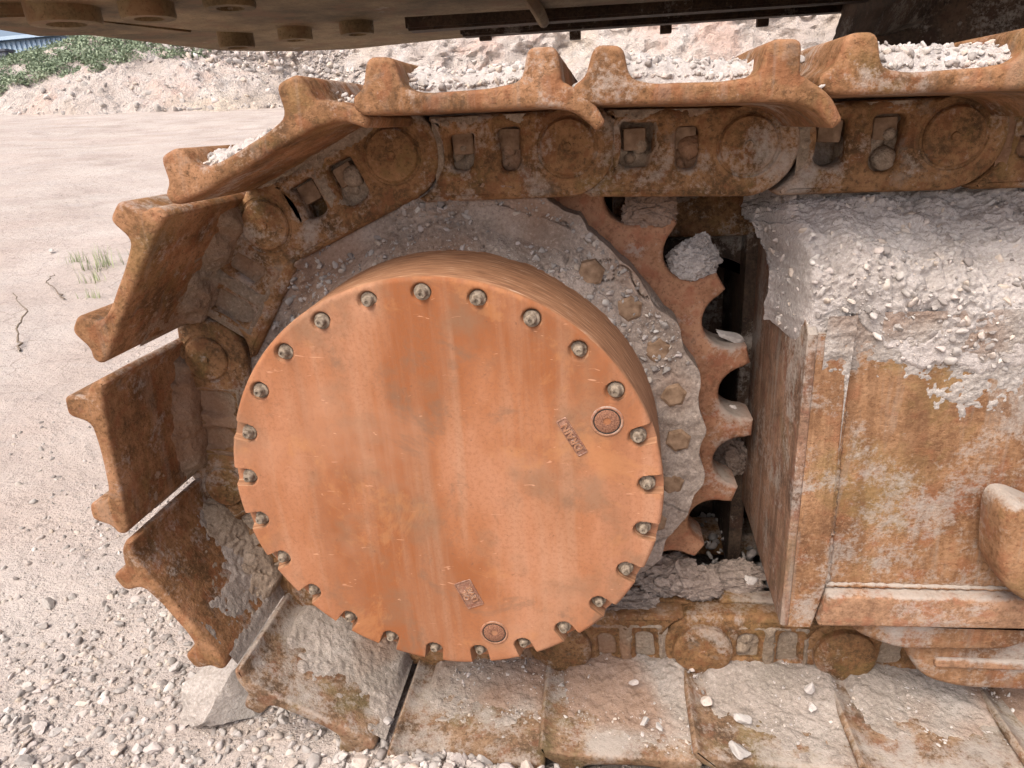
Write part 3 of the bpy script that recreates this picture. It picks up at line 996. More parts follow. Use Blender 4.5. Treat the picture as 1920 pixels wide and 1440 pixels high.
# weld bead between strip and panel
def tube(name, path, rad, n=8, noise=0.0, seed=0, taper=None):
    path = np.asarray(path, float)
    t = np.gradient(path, axis=0); t /= np.linalg.norm(t, axis=1, keepdims=True)
    ref = np.array([0, 1.0, 0]) if abs(t[0][1]) < .9 else np.array([1.0, 0, 0])
    rows = []
    rng = np.random.default_rng(seed)
    for i in range(len(path)):
        a = np.cross(t[i], ref); a /= np.linalg.norm(a); b = np.cross(t[i], a)
        r = rad * (taper[i] if taper is not None else 1) * (1 + noise * rng.uniform(-1, 1))
        rows.append([path[i] + r * (math.cos(2 * math.pi * k / n) * a + math.sin(2 * math.pi * k / n) * b) for k in range(n)])
    P = np.array(rows)
    return grid(name, np.concatenate([P, P[:, :1]], 1), 60)
zz = np.linspace(.43, .87, 90)
part('weld_bead', tube('weld_bead', np.stack([np.interp(zz, [.43, .87], [.386, .374]), np.full(90, 1.056), zz], 1), .006, 6, .35, 3), M['rust_frame'], frame)
xx = np.linspace(.385, 1.3, 160)
part('weld_bead', tube('weld_bead', np.stack([xx, np.full(160, 1.056), np.full(160, .426)], 1), .0045, 6, .35, 4), M['rust_frame_dust'] if 'rust_frame_dust' in M else M['rust_frame'], frame)
rust('ledge', (.15, .08, .045), (.26, .145, .08), (.36, .21, .125), dust=.26, dust_up=.45, blotch=16)
part('bottom_flange', loft('bottom_flange', round_poly([(.372, .352), (1.5, .380), (1.5, .430), (.384, .420)], .006, 3), 1.030, 1.062, .006, .02, .001, 5), M['ledge'], frame)
# rounded lug / step bracket at the right edge
lug = round_poly([(.600, .655, .05), (.86, .53, .02), (.86, .455, .01), (.675, .447, .06), (.618, .50, .06)], .02, 9)
part('step_bracket', loft('step_bracket', lug, .975, 1.06, .016, .02, .002, 8), M['rust_frame'], frame, label='stubby rusted bracket with a pale dusty top')
# roller guard and bits under the frame
grd = round_poly([(.545, .318, .02), (1.5, .350, .01), (1.5, .178, .01), (.66, .178, .03), (.588, .200, .03), (.548, .262, .02)], .02, 6)
part('roller_guard', loft('roller_guard', grd, 1.075, 1.17, .012, .04, .002, 12), M['rust_frame'], None, W0, label='long orange roller guard under the track frame')
part('guard_rib', loft('guard_rib', round_poly([(.60, .232), (1.5, .240), (1.5, .262), (.60, .254)], .01, 4), 1.068, 1.085, .006, .05, .002, 13), M['ledge'], None, W0)
blk = round_poly([(.43, .348, .01), (.78, .352, .01), (.74, .318, .02), (.70, .296, .02), (.53, .288, .03), (.45, .322, .02)], .01, 5)
part('roller_bracket', loft('roller_bracket', blk, 1.05, 1.2, .008, .04, .002, 14), M['rust_frame'], None, W0)
rol = lathe_y('track_roller', [(0, 1.20), (.055, 1.20), (.065, 1.21), (.068, 1.26), (.085, 1.27), (.088, 1.45)], 32)
for x in (.50, .95):
    part('track_roller', rol, M['rust_link'], None, (x, -YM, .300))

# dark inside of the frame between sprocket and box
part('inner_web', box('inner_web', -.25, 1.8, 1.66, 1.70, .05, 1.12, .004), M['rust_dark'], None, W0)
part('cross_beam', loft('cross_beam', round_poly([(.02, .995), (.36, .990), (.36, 1.075), (.02, 1.075)], .012, 4), 1.42, 1.66, .01, .06, .002, 21), M['rust_link'], None, W0)
arch = round_poly([(.10, .985, .01), (.36, .985, .01), (.36, .86, .02), (.325, .885, .03), (.27, .93, .04), (.20, .945, .03), (.12, .935, .03)], .02, 6)
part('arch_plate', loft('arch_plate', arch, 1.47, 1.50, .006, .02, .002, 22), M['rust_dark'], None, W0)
part('lower_rail', loft('lower_rail', round_poly([(-.1, .165), (.6, .165), (.6, .225), (-.1, .225)], .02, 5), 1.50, 1.60, .01, .05, .003, 23), M['rust_link'], None, W0)
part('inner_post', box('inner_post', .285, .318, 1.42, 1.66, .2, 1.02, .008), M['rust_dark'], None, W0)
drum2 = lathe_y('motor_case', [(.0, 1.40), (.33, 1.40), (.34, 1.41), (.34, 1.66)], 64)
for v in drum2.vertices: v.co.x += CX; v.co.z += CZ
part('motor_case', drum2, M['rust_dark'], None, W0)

# ---------- upper structure hanging over the track
UZ = 1.58
ucol = M['under_steel']
def slab(name, poly, z0, z1, mat, parent=None, bevel=.006, label=None):
    P = ccw(np.array(poly, float))
    bm = bmesh.new()
    a = [bm.verts.new((x, y, z0)) for x, y in P]; b = [bm.verts.new((x, y, z1)) for x, y in P]
    n = len(P)
    bm.faces.new(a[::-1]); bm.faces.new(b)
    for i in range(n): bm.faces.new((a[i], a[(i + 1) % n], b[(i + 1) % n], b[i]))
    bmesh.ops.bevel(bm, geom=list(bm.edges), offset=bevel, segments=2, affect='EDGES')
    return part(name, bm_mesh(name, bm), mat, parent, W0 if parent is None else (0, 0, 0), label=label)
upper = slab('upper_frame', [(-1.62, 1.25), (-1.66, 2.0), (-1.52, 2.86), (-1.30, 3.08), (-1.08, 3.17), (-.66, 3.10), (1.9, 3.17), (1.9, 1.25)], UZ, 1.95, ucol, label='oily brown underside of the upper structure with bolt heads')
slab('belly_plate', [(-1.30, 1.75), (-1.18, 2.10), (-.92, 2.42), (-.62, 2.18), (1.6, 2.62), (1.6, 1.4), (-1.2, 1.4)], UZ - .035, UZ + .01, ucol, upper)
slab('belly_plate', [(-1.58, 1.62), (-1.60, 1.98), (-1.22, 2.16), (-1.34, 1.72)], UZ - .03, UZ + .01, ucol, upper)
slab('edge_bar', [(-.50, 2.66), (1.8, 3.04), (1.8, 3.10), (-.50, 2.74)], UZ - .045, UZ + .01, M['rust_dark'], upper, .008)
slab('edge_bar', [(-.62, 2.36), (1.8, 2.72), (1.8, 2.80), (-.62, 2.44)], UZ - .05, UZ + .01, M['rust_dark'], upper, .008)
bossh = lathe_y('bolt_head', [(.058, .0), (.060, .004), (.060, .10), (.0, .10)][::-1] + [], 28)
def z_cyl(name, r, h, n=28):
    bm = bmesh.new()
    prof = [(0, .012), (r * .45, .012), (r * .55, .0), (r * .95, .0), (r, .006), (r, h)]
    rings = []
    for q, z in prof:
        rings.append([bm.verts.new((0, 0, z))] if q == 0 else [bm.verts.new((q * math.cos(2 * math.pi * i / n), q * math.sin(2 * math.pi * i / n), z)) for i in range(n)])
    for A, B in zip(rings[:-1], rings[1:]):
        for i in range(n):
            j = (i + 1) % n
            bm.faces.new((A[0], B[i], B[j]) if len(A) == 1 else (A[i], A[j], B[j], B[i]))
    return bm_mesh(name, bm)
for x, y, r in ((-1.235, 1.63, .085), (-1.045, 1.66, .066), (-.825, 1.63, .062), (-1.15, 2.27, .060), (-.93, 2.22, .056), (-.73, 2.21, .056), (-.55, 1.60, .06), (-.30, 1.66, .06)):
    part('bolt_head', z_cyl('bolt_head', r * .92, .08), ucol, upper, (x, y, 1.512))
for x, y in ((-.10, 2.95), (.25, 3.0), (.62, 3.04), (-.42, 2.73), (.95, 3.09)):
    part('clip', box('clip', x - .022, x + .022, y - .012, y + .018, UZ - .058, UZ - .02, .004), M['rust_dark'], upper)
hx_ = np.linspace(0, 1, 24)
hose = np.stack([-.22 + .06 * hx_ + .02 * np.sin(hx_ * 5), 1.95 + .75 * hx_, 1.60 - .055 * np.sin(hx_ * math.pi) - .02], 1)
part('hose', tube('hose', hose, .018, 12), ucol, upper)

# dark car body behind the track, top right
cb = [(.50, 1.335), (.56, 1.355), (.60, 1.352), (.636, 1.367), (.67, 1.371), (.70, 1.385), (.73, 1.386), (.75, 1.396), (.79, 1.398), (.825, 1.412), (.838, 1.43), (.845, 1.46), (.86, 1.50), (.87, 1.75), (2.4, 1.75), (2.4, .6), (.50, .6)]
part('car_body', loft('car_body', resample(round_poly(cb, .006, 2), .015), 2.05, 2.9, .01, .1, .012, 33, 40, 30), M['rust_dark'], None, W0, label='dark muddy car body behind the track')

# ================================================================== DRIED MUD ON THE MACHINE
def sstep(x, a, b):
    t = np.clip((x - a) / (b - a), 0, 1)
    return t * t * (3 - 2 * t)

# mud packed round the hub, over flange and sprocket
n1, n2 = 520, 90
ph = np.radians(np.linspace(-62, 222, n1)); rr = np.linspace(0, 1, n2)
PHI, T = np.meshgrid(ph, rr, indexing='ij')
deg = np.degrees(PHI)
edge = .474 + .013 * fbm(np.cos(PHI) * 3, np.sin(PHI) * 3, 0, 1.6, 4, 7) + .005 * np.sin(deg / 360 * 28 * 2 * np.pi) * sstep(-deg, -60, -30)
edge = edge + .030 * sstep(deg, 50, 75) * (1 - sstep(deg, 100, 120)) - .006 * sstep(deg, 110, 135)
edge = edge + .010 * fbm(np.cos(PHI), np.sin(PHI), 0, 22, 3, 9) * sstep(deg, 45, 60)
r0 = .376
RR = r0 + (edge - r0) * np.minimum(T / .93, 1.0)
mx = CX + RR * np.cos(PHI); mz = CZ + RR * np.sin(PHI)
packed = sstep(deg, 42, 70)                                    # thin coat at the right, packed solid above and to the left
heap = fbm(mx, mz, 0, 9, 5, 15, .6)
c1, c2 = cells(mx + .02 * fbm(mx, mz, 0, 20, 2, 3), mz, 24, 4)
lumps = np.clip(.6 - c1, 0, 1) * sstep(fbm(mx, mz, 0, 7, 3, 14), -.1, .3)
q1, q2 = cells(mx + .006 * heap, mz, 75, 24)
q1 = np.clip(.5 - q1, 0, 1) * sstep(fbm(mx, mz, 0, 12, 3, 34), -.2, .2) * packed
q3, q4 = cells(mx, mz, 150, 25)
yy = 1.212 + .022 * packed * sstep(RR, .40, .45) - .010 * (1 - packed)
yy = yy - .028 * heap * (.30 + .70 * packed) - .034 * lumps * packed - .020 * q1 - .005 * np.clip(.5 - q3, 0, 1) * packed - .005 * fbm(mx, mz, 0, 60, 3, 19)
yy = yy - .040 * (1 - sstep(RR, .376, .425)) * sstep(deg, 20, 60)  # banked up against the drum
crk = np.clip(1 - np.abs(fbm(mx, mz, 0, 7, 4, 58)) / .02, 0, 1) * sstep(fbm(mx, mz, 0, 4, 2, 8), -.05, .2)
yy = yy + .010 * crk
yy = yy + sstep(T, .93, 1.0) * .075
P = np.stack([mx, yy, mz], -1)
o = link('hub_mud', grid('hub_mud', P, 60), M['mud_grey'])
tag(o, 'grey dried mud packed round the hub behind the round cover', 'mud', kind='stuff')
hm = P
NPB = 1500
ii = RNG.integers(150, 515, NPB); jj = RNG.integers(6, 80, NPB)
tag(pebbles('hub_crumbs', hm[ii, jj], .002 + .011 * RNG.random(NPB) ** 4, M['mud_crumb'], ROCK_M, 88), 'crumbs of dried mud lying in the collar round the hub', 'mud', kind='stuff')

# mound of pale mud on the sloping top of the track frame
n1, n2 = 420, 240
X = np.linspace(.262, 1.25, n1); T = np.linspace(0, 1, n2)
XX, TT = np.meshgrid(X, T, indexing='ij')
low = .890 - .16 * sstep(XX, .37, .60) * .55 + .045 * fbm(XX, 0, 0, 13, 5, 25, .65)
z = low + (1.105 - low) * TT ** .85
y = 1.052 + .245 * sstep(TT, .12, 1.0) ** 1.05
nx = fbm(XX, y * 1.4, z, 9, 6, 35, .6)
c1, c2 = cells(XX + .03 * nx, z * 1.25 + y * .5 + .03 * fbm(XX, z, 0, 11, 3, 2), 22, 9)
c3, c4 = cells(XX + .008 * nx, z * 1.25 + y * .5, 68, 19)
c5, c6 = cells(XX, z * 1.25 + y * .5, 130, 29)
big_l = np.clip(.6 - c1, 0, 1) * sstep(fbm(XX, z, 0, 6, 3, 44), -.1, .35) * (.25 + 1.0 * sstep(z, .98, 1.09))
crumb = np.clip(.5 - c3, 0, 1) * sstep(fbm(XX, z, 0, 15, 3, 54), -.15, .3)
thin = sstep(TT, .02, .34)
body = .030 * thin + .034 * nx + .040 * big_l + .016 * crumb + .006 * np.clip(.5 - c5, 0, 1) + .006 * fbm(XX, y, z, 70, 3, 3)
cr = np.clip(1 - np.abs(fbm(XX, z + y, 0, 8, 4, 64)) / .018, 0, 1) * sstep(fbm(XX, z, 0, 4, 2, 4), .0, .2)
body = (body - .012 * cr) * (.10 + .90 * thin)
side = 1 - sstep(XX, .262, .32)
yy = y - body * .85 + side * .20 * (1 - .3 * TT)
yy = yy - side * .03 * fbm(XX * 3, z, y, 22, 4, 93)
zz = z + body * .55 - side * .02
xx_ = XX + .012 * fbm(z, y, 0, 14, 4, 77) * (XX < .40) + .03 * side * (1 - sstep(TT, .4, .7))
yy = yy + (1 - sstep(TT, 0, .05)) * .012
o = link('frame_mud', grid('frame_mud', np.stack([xx_, yy, zz], -1), 60), M['mud_pale'])
tag(o, 'thick pale mound of dried mud heaped on the track frame', 'mud', kind='stuff')
fm = np.stack([xx_, yy, zz], -1)
# thin crust left on the panel below it
A, B = np.meshgrid(np.linspace(.335, 1.0, 300), np.linspace(.66, .93, 140), indexing='ij')
nz = fbm(A, B * .7, 0, 11, 6, 45, .65)
h = .005 * (nz * 1.1 + (B - .845 + .06 * sstep(A, .37, .6)) * 16) + .0042 * fbm(A, B, 0, 75, 3, 5, .7)
base = np.where(A < .378, 1.0425, 1.0585)
o = link('panel_mud', grid('panel_mud', np.stack([A, base - np.clip(h, -.004, .010), B], -1), 60), M['mud_panel'])
tag(o, 'thin patchy crust of pale mud on the frame panel below the mound', 'mud', kind='stuff')

# pebbles stuck in that mud
NPB = 3600
ii = RNG.integers(4, n1 - 2, NPB); jj = (n2 * RNG.random(NPB) ** .9).astype(int).clip(4, n2 - 2)
p = fm[ii, jj].copy(); p[:, 1] -= .001
s_ = .0016 + .0115 * RNG.random(NPB) ** 5
tag(pebbles('mud_pebbles', p, s_, M['mud_stone'], ROCK_M, 8), 'small pale pebbles stuck in the mud mound on the track frame', 'pebbles', kind='stuff')

# local point of a shoe or link -> world
def place(i, x, y, n):
    (px, _, pz), a = frames[i]
    c, s = math.cos(a), math.sin(a)
    return np.stack([px + x * c + n * s, np.asarray(y) + 0 * x, pz - x * s + n * c], -1)

# mud lying on the inner faces of the lower shoes, thicker towards the links
V, F, off = [], [], 0
for i in (8, 9, 10, 11, 12, 13, 14):
    a_, b_ = np.linspace(-.288, .012, 110), np.linspace(.985, 1.216, 90)
    A, B = np.meshgrid(a_, b_, indexing='ij')
    amt = {8: .25, 9: .85, 10: .8}.get(i, 1.0)
    ends = sstep(A, -.288, -.255) * (1 - sstep(A, -.015, .010))
    nz = fbm(A + i * 3.1, B, 0, 16, 5, 60 + i, .6)
    h = amt * (.026 * sstep(B, 1.05, 1.21) ** 1.6 + .005 * sstep(B, .99, 1.10)) + .006 * nz - .0042 + .003 * fbm(A, B, i, 60, 3, 7)
    q1, q2 = cells(A + i, B, 60, 3)
    h = h + .005 * np.clip(.5 - q1, 0, 1) * (h > 0)
    h = h * ends - .004 * (1 - ends)
    P = place(i, A, B, .0605 - h)
    nu_, nv_ = A.shape
    idx = np.arange(nu_ * nv_).reshape(nu_, nv_) + off
    V.append(P.reshape(-1, 3)); F.append(np.stack([idx[:-1, :-1], idx[1:, :-1], idx[1:, 1:], idx[:-1, 1:]], -1).reshape(-1, 4))
    off += nu_ * nv_
me = finish(fast_mesh('shoe_mud', np.concatenate(V), np.concatenate(F)), 60)
tag(link('shoe_mud', me, M['mud_shoe']), 'gritty grey mud spread over the lower track shoes beside the links', 'mud', kind='stuff')

# clods packed in the link windows and along the shoe joints
V, F, off = [], [], 0
def clod(c, r, squash=(1, 1, 1), seed=0):
    global off
    v, f = ROCK_L[seed % len(ROCK_L)]
    n = fbm(v[:, 0] + seed, v[:, 1], v[:, 2], 2.2, 4, seed)
    w = v / np.linalg.norm(v, axis=1, keepdims=True) * (1 + .34 * n[:, None]) * np.asarray(squash) * r + np.asarray(c)
    V.append(w); F.append(f + off); off += len(w)
empty_win = {(2, 1), (5, 1)}
for i in range(1, N_LINK):
    for k, cx in enumerate((W1, W2)):
        if (i, k) in empty_win: continue
        for j in range(3):
            c = place(i, np.array(cx + random.uniform(-.012, .012)), 1.238 + random.uniform(-.012, .010), -.026 + j * .014 + random.uniform(-.009, .009))
            clod(c, random.uniform(.010, .021), (1, .9, 1), i * 31 + k * 7 + j)
me = finish(fast_mesh('link_mud', np.concatenate(V), np.concatenate(F)), 60)
tag(link('link_mud', me, M['mud_brown']), 'grey mud packed in the windows of the track links', 'mud', kind='stuff')

# a coat of dried mud over the link faces, patchy on the upper run and thick round the sprocket
V, F, off = [], [], 0
for i in range(1, N_LINK):
    a_, b_ = np.linspace(-.232, -.052, 76), np.linspace(-.070, .056, 54)
    A, B = np.meshgrid(a_, b_, indexing='ij')
    cov = {5: .45, 6: .85, 7: .9, 8: .9, 9: .9, 11: .8, 12: .7, 13: .7}.get(i, .44)
    nz = fbm(A + i * 2.3, B, 0, 26, 5, 160 + i, .6)
    q1, q2 = cells(A + i, B, 90, 6)
    h = .010 * (nz + cov - .55) + .003 * np.clip(.5 - q1, 0, 1)
    for cx in (W1, W2):
        inw = sstep(.031 + .010 * nz - np.abs(A - cx), 0, .009) * sstep(B + .012 * nz, -.056, -.042) * (1 - sstep(B + .010 * nz, .038, .048))
        upper = sstep(B + .03 * nz + .25 * (A - cx) * (1 if i % 2 else -1), -.012, .006)
        k = 1.0 if cov < .6 else .55
        h = h - inw * ((.022 + .010 * nz) * (1 - upper) * k + (.030 + .018 * nz) * upper * (1.0 if cov < .6 else .5))
    rim = sstep(A, -.232, -.212) * (1 - sstep(A, -.075, -.052)) * sstep(B, -.070, -.055)
    h = h * rim - .006 * (1 - rim)
    h = np.maximum(h, -.052)
    if (i in (2, 5)): h = h - .05 * ((np.abs(A - W2) < .024) & (B < .03) & (B > -.04))
    P = place(i, A, 1.2065 - h, B)
    idx = np.arange(A.size).reshape(A.shape) + off
    V.append(P.reshape(-1, 3)); F.append(np.stack([idx[:-1, :-1], idx[1:, :-1], idx[1:, 1:], idx[:-1, 1:]], -1).reshape(-1, 4))
    off += A.size
    # and over the inside of the shoe next to it
    if i in (5, 6, 7, 8):
        a_, b_ = np.linspace(-.270, .012, 100), np.linspace(1.06, 1.216, 60)
        A, B = np.meshgrid(a_, b_, indexing='ij')
        nz = fbm(A + i * 5.3, B, 0, 15, 5, 260 + i, .6)
        edge = 1.185 - .055 * (cov - .2) - .05 * nz
        h = .030 * sstep(B, edge, edge + .06) - .003 + .004 * fbm(A, B, i, 60, 3, 6)
        rim = sstep(A, -.270, -.24) * (1 - sstep(A, -.02, .012))
        h = h * rim - .004 * (1 - rim)
        P = place(i, A, B, .0605 - h)
        idx = np.arange(A.size).reshape(A.shape) + off
        V.append(P.reshape(-1, 3)); F.append(np.stack([idx[:-1, :-1], idx[1:, :-1], idx[1:, 1:], idx[:-1, 1:]], -1).reshape(-1, 4))
        off += A.size
me = finish(fast_mesh('link_mud_coat', np.concatenate(V), np.concatenate(F)), 60)
tag(link('link_mud_coat', me, M['mud_brown']), 'brownish mud smeared over the faces of the track links', 'mud', kind='stuff')

# clods caught between sprocket teeth and under the frame
def lump(name, c, r, label, mat='mud_pale', squash=(1, 1, 1), seed=0, amp=.4):
    v, f = BALL
    n = fbm(v[:, 0] + seed, v[:, 1], v[:, 2], 1.5, 5, seed, .7) + .45 * fbm(v[:, 0], v[:, 1] + seed, v[:, 2], 5.0, 3, seed + 1, .7, True)
    w = v / np.linalg.norm(v, axis=1, keepdims=True) * (1 + amp * 1.3 * n[:, None]) * np.asarray(squash) * r
    me = finish(fast_mesh(name, w, f), 60)
    o = link(name, me, M[mat]); o.location = c
    return tag(o, label, 'clod', 'clods of dried mud caught in the drive')
lump('mud_clod', (.168, 1.325, .962), .042, 'pale lumpy mud clod sitting in the upper sprocket tooth gap', squash=(1, .8, .95), seed=3)
lump('mud_clod', (.183, 1.325, .995), .017, 'small grey mud knob on top of the clod in the sprocket', squash=(1, 1, 1.3), seed=5)
lump('mud_clod', (.083, 1.312, 1.058), .040, 'grey mud clod on the sprocket just under the chain', 'mud_grey', (1.1, .6, .9), 6)
lump('mud_clod', (.125, 1.31, .250), .055, 'dark crumbly mud clod low beside the cover', 'mud_grey', (1.2, .8, .9), 8, .5)
lump('mud_clod', (.205, 1.29, .238), .036, 'mud clod wedged above the lower chain', 'mud_grey', (1.2, .8, .9), 9, .5)
lump('mud_clod', (.285, 1.33, .232), .044, 'mud clod under the point of the frame end plate', 'mud_grey', (1.4, .8, .7), 10, .5)
lump('mud_clod', (.045, 1.262, .205), .040, 'mud clod beside the lower right rim of the cover', 'mud_grey', (1.5, .8, .7), 12, .5)
lump('mud_clod', (-.04, 1.24, .190), .032, 'mud clod tucked under the lower right of the cover', 'mud_grey', (1.6, .9, .8), 13, .5)
lump('mud_clod', (.275, 1.42, .497), .040, 'dark rounded clod in the lowest open tooth gap', 'mud_grey', (1, .8, 1.1), 14, .4)
pp = np.stack([RNG.uniform(-.08, .42, 420), RNG.uniform(1.27, 1.62, 420), np.zeros(420)], 1)
pp[:, 2] = .175 + .055 * RNG.random(420) + .03 * fbm(pp[:, 0], pp[:, 1], 0, 8, 2, 5)
tag(pebbles('drive_rubble', pp, .006 + .016 * RNG.random(420) ** 2, M['stone_dim'], ROCK_M, 18), 'dark crumbs of rubble lying on the lower chain behind the sprocket', 'rubble', kind='stuff')
stone((.240, 1.325, .812), .034, 'flat pale stone jammed in the middle sprocket tooth gap', v=2, squash=(1.1, .7, .5), rot=(.2, .35, .1))
stone((.318, 1.30, .246), .019, 'pale angular stone on the mud under the frame end plate', v=4, rot=(.3, .4, .5))
stone((.262, 1.34, .650), .012, 'small flake of stone in the third sprocket tooth gap', v=5)

# ================================================================== GRAVEL AND STONES ON THE SHOES
V, F, off = [], [], 0
GP, GS = [], []
spec = {1: .030, 2: .034, 3: .033, 4: .034, 5: .013, 6: .0}
for i, hgt in spec.items():
    if hgt <= 0: continue
    a_, b_ = np.linspace(-.212, -.040, 60), np.linspace(.988, 1.745, 150)
    A, B = np.meshgrid(a_, b_, indexing='ij')
    nz = fbm(A + i, B, 0, 12, 5, 70 + i, .6)
    q1, q2 = cells(A + i, B, 55, 13)
    h = hgt * sstep(B, .968, 1.03) * (.75 + .5 * nz) + .010 * np.clip(.6 - q1, 0, 1) * sstep(B, .968, 1.0)
    if i == 5: h = h * (1 - .8 * sstep(A, -.13, -.06)) * 1.4
    h = h + .012 * np.exp(-((A + .20) / .02) ** 2) * sstep(B, 1.0, 1.06)
    h = h * sstep(B, .988, 1.006) - .010 * (1 - sstep(B, .988, .998))
    P = place(i, A, B, .0855 + h)
    nu_, nv_ = A.shape
    idx = np.arange(nu_ * nv_).reshape(nu_, nv_) + off
    V.append(P.reshape(-1, 3)); F.append(np.stack([idx[:-1, :-1], idx[1:, :-1], idx[1:, 1:], idx[:-1, 1:]], -1).reshape(-1, 4))
    off += nu_ * nv_
    n = 700 if i < 5 else 260
    ia = RNG.integers(1, nu_ - 1, n); ib = (nv_ * RNG.random(n) ** 1.6).astype(int).clip(2, nv_ - 1)
    GP.append(P[ia, ib] + np.array([0, 0, .001])); GS.append(.0025 + .0085 * RNG.random(n) ** 2.5)
    # spill in the joint to the next shoe
    n = 90
    A2 = RNG.uniform(.02, .05, n); B2 = RNG.uniform(.975, 1.6, n)
    GP.append(place(i, A2, B2, .075 + .012 * RNG.random(n))); GS.append(.003 + .008 * RNG.random(n) ** 2)
me = finish(fast_mesh('shoe_grit', np.concatenate(V), np.concatenate(F)), 60)
tag(link('shoe_grit', me, M['mud_pale']), 'pale grit filling the troughs of the upper track shoes', 'grit', kind='stuff')
tag(pebbles('shoe_gravel', np.concatenate(GP), np.concatenate(GS), M['stone'], ROCK_M, 28), 'whitish gravel lying between the ribs of the upper track shoes', 'gravel', kind='stuff')
S_TOP = 'loose stones on the upper shoes'
stone((-.246, 1.0, 1.292), .014, 'largest pale stone on the upper shoe left of the paired ribs', group=S_TOP, v=1)
stone((-.185, 1.08, 1.318), .008, 'small grey stone topping the gravel on the upper shoe', group=S_TOP, v=3)
stone((.268, 1.08, 1.288), .017, 'whitish stone wedged in the joint between two upper shoes', group=S_TOP, v=0)
stone((.258, 1.0, 1.252), .012, 'pale stone low in the joint between two upper shoes', group=S_TOP, v=6)
stone((-.592, 1.0, 1.203), .0085, 'round pale stone resting against the rib of the tilted shoe', group=S_TOP, v=7)

# grit on the lower shoes
n = 2600
gx = RNG.uniform(-.62, 1.05, n); gy = .99 + .225 * RNG.random(n) ** .8
def shoe_surface(x):
    xs = np.array([q[0] for q in PINS[9:]]); zs = np.array([q[1] for q in PINS[9:]])
    return np.interp(x, xs, zs) - .064
gz = shoe_surface(gx)
keep = (fbm(gx, gy, 0, 7, 3, 3) > -.15) & (gx > -.36)
gx, gy, gz = gx[keep], gy[keep], gz[keep]
gz = gz + .024 * sstep(gy, 1.07, 1.21) ** 1.4 + .004 * sstep(gy, 1.0, 1.08)
tag(pebbles('lower_shoe_gravel', np.stack([gx, gy, gz], 1), .0016 + .0068 * RNG.random(len(gx)) ** 4, M['stone'], ROCK_M, 38), 'scattered grit and small gravel on the lower track shoes', 'gravel', kind='stuff')
S_LOW = 'loose stones on the lower shoes'
for loc, r, lab, v in (
    ((-.451, .998, .100), .017, 'pinkish stone caught in the joint between two lower shoes left of centre', 0),
    ((.068, 1.044, .092), .017, 'larger of two white stones side by side on a lower shoe', 1),
    ((.098, 1.030, .088), .013, 'smaller of two white stones side by side on a lower shoe', 2),
    ((.263, 1.065, .086), .022, 'ochre stone lying flat on a lower shoe', 3),
    ((.409, 1.130, .112), .018, 'pointed pale stone standing in the joint below the round link boss', 4),
    ((.403, 1.091, .098), .013, 'small pale stone under the pointed one in the shoe joint', 5),
    ((.052, 1.129, .105), .015, 'flat pinkish stone on the mud near the lower chain', 6),
    ((.200, 1.099, .095), .017, 'pink stone half sunk in mud on a lower shoe', 7)):
    stone(loc, r, lab, 'stone', S_LOW, v=v, squash=(1, 1, .8), mat=M['stone_ochre'] if 'ochre' in lab else None)
stone((.243, .985, .092), .030, 'long white stone lying on a lower shoe near the front edge', 'stone', S_LOW, v=1, squash=(.75, 1.35, .6), rot=(.1, .1, .7))

# ================================================================== GRAVEL AND STONES ON THE GROUND
def gz_at(x, y): return ground_h(x, y)
P1, S1 = [], []
N = 15000
gx = RNG.uniform(-2.6, .6, N * 3); gy = RNG.uniform(.62, 3.2, N * 3)
dens = .15 + .85 * sstep(fbm(gx, gy, 0, 1.6, 4, 81), -.35, .25)
dens = dens * (1 - .85 * sstep(gy - .25 * gx * 0, 1.7, 2.5)) * (.35 + .65 * sstep(gx, -2.3, -1.2))
under = (gx > -.55) & (gy > 1.02)
k = (RNG.random(N * 3) < dens) & ~under
gx, gy = gx[k][:N], gy[k][:N]
P1 = np.stack([gx, gy, gz_at(gx, gy) + .001], 1)
S1 = .003 + .0165 * RNG.random(len(gx)) ** 3.6
tag(pebbles('gravel', P1, S1, M['stone_mid'], ROCK_S, 48), 'pale mixed gravel covering the ground beside the track', 'gravel', kind='stuff')
n = 420
bx_ = RNG.uniform(-1.75, -.62, n); by_ = RNG.uniform(.72, 1.32, n)
kk = RNG.random(n) < sstep(-by_ - .35 * bx_, -1.05, -.45) * .9 + .1
cr_ = .009 + .013 * RNG.random(n) ** 2
own = kk & (cr_ >= np.sort(cr_[kk])[-110])
for x, y, r in zip(bx_[own], by_[own], cr_[own]):
    stone((x, y, float(gz_at(x, y)) + r * .15), r, 'coarse pale stone lying loose in the gravel at the lower left', 'stone', 'coarse stones in the gravel', M['stone_mid'], squash=(1, random.uniform(.7, 1), random.uniform(.6, .95)))
rest = kk & ~own
tag(pebbles('coarse_gravel', np.stack([bx_, by_, gz_at(bx_, by_) + .004], 1)[rest], cr_[rest], M['stone_mid'], ROCK_M, 68), 'smaller loose stones spread through the gravel at the lower left', 'gravel', kind='stuff')
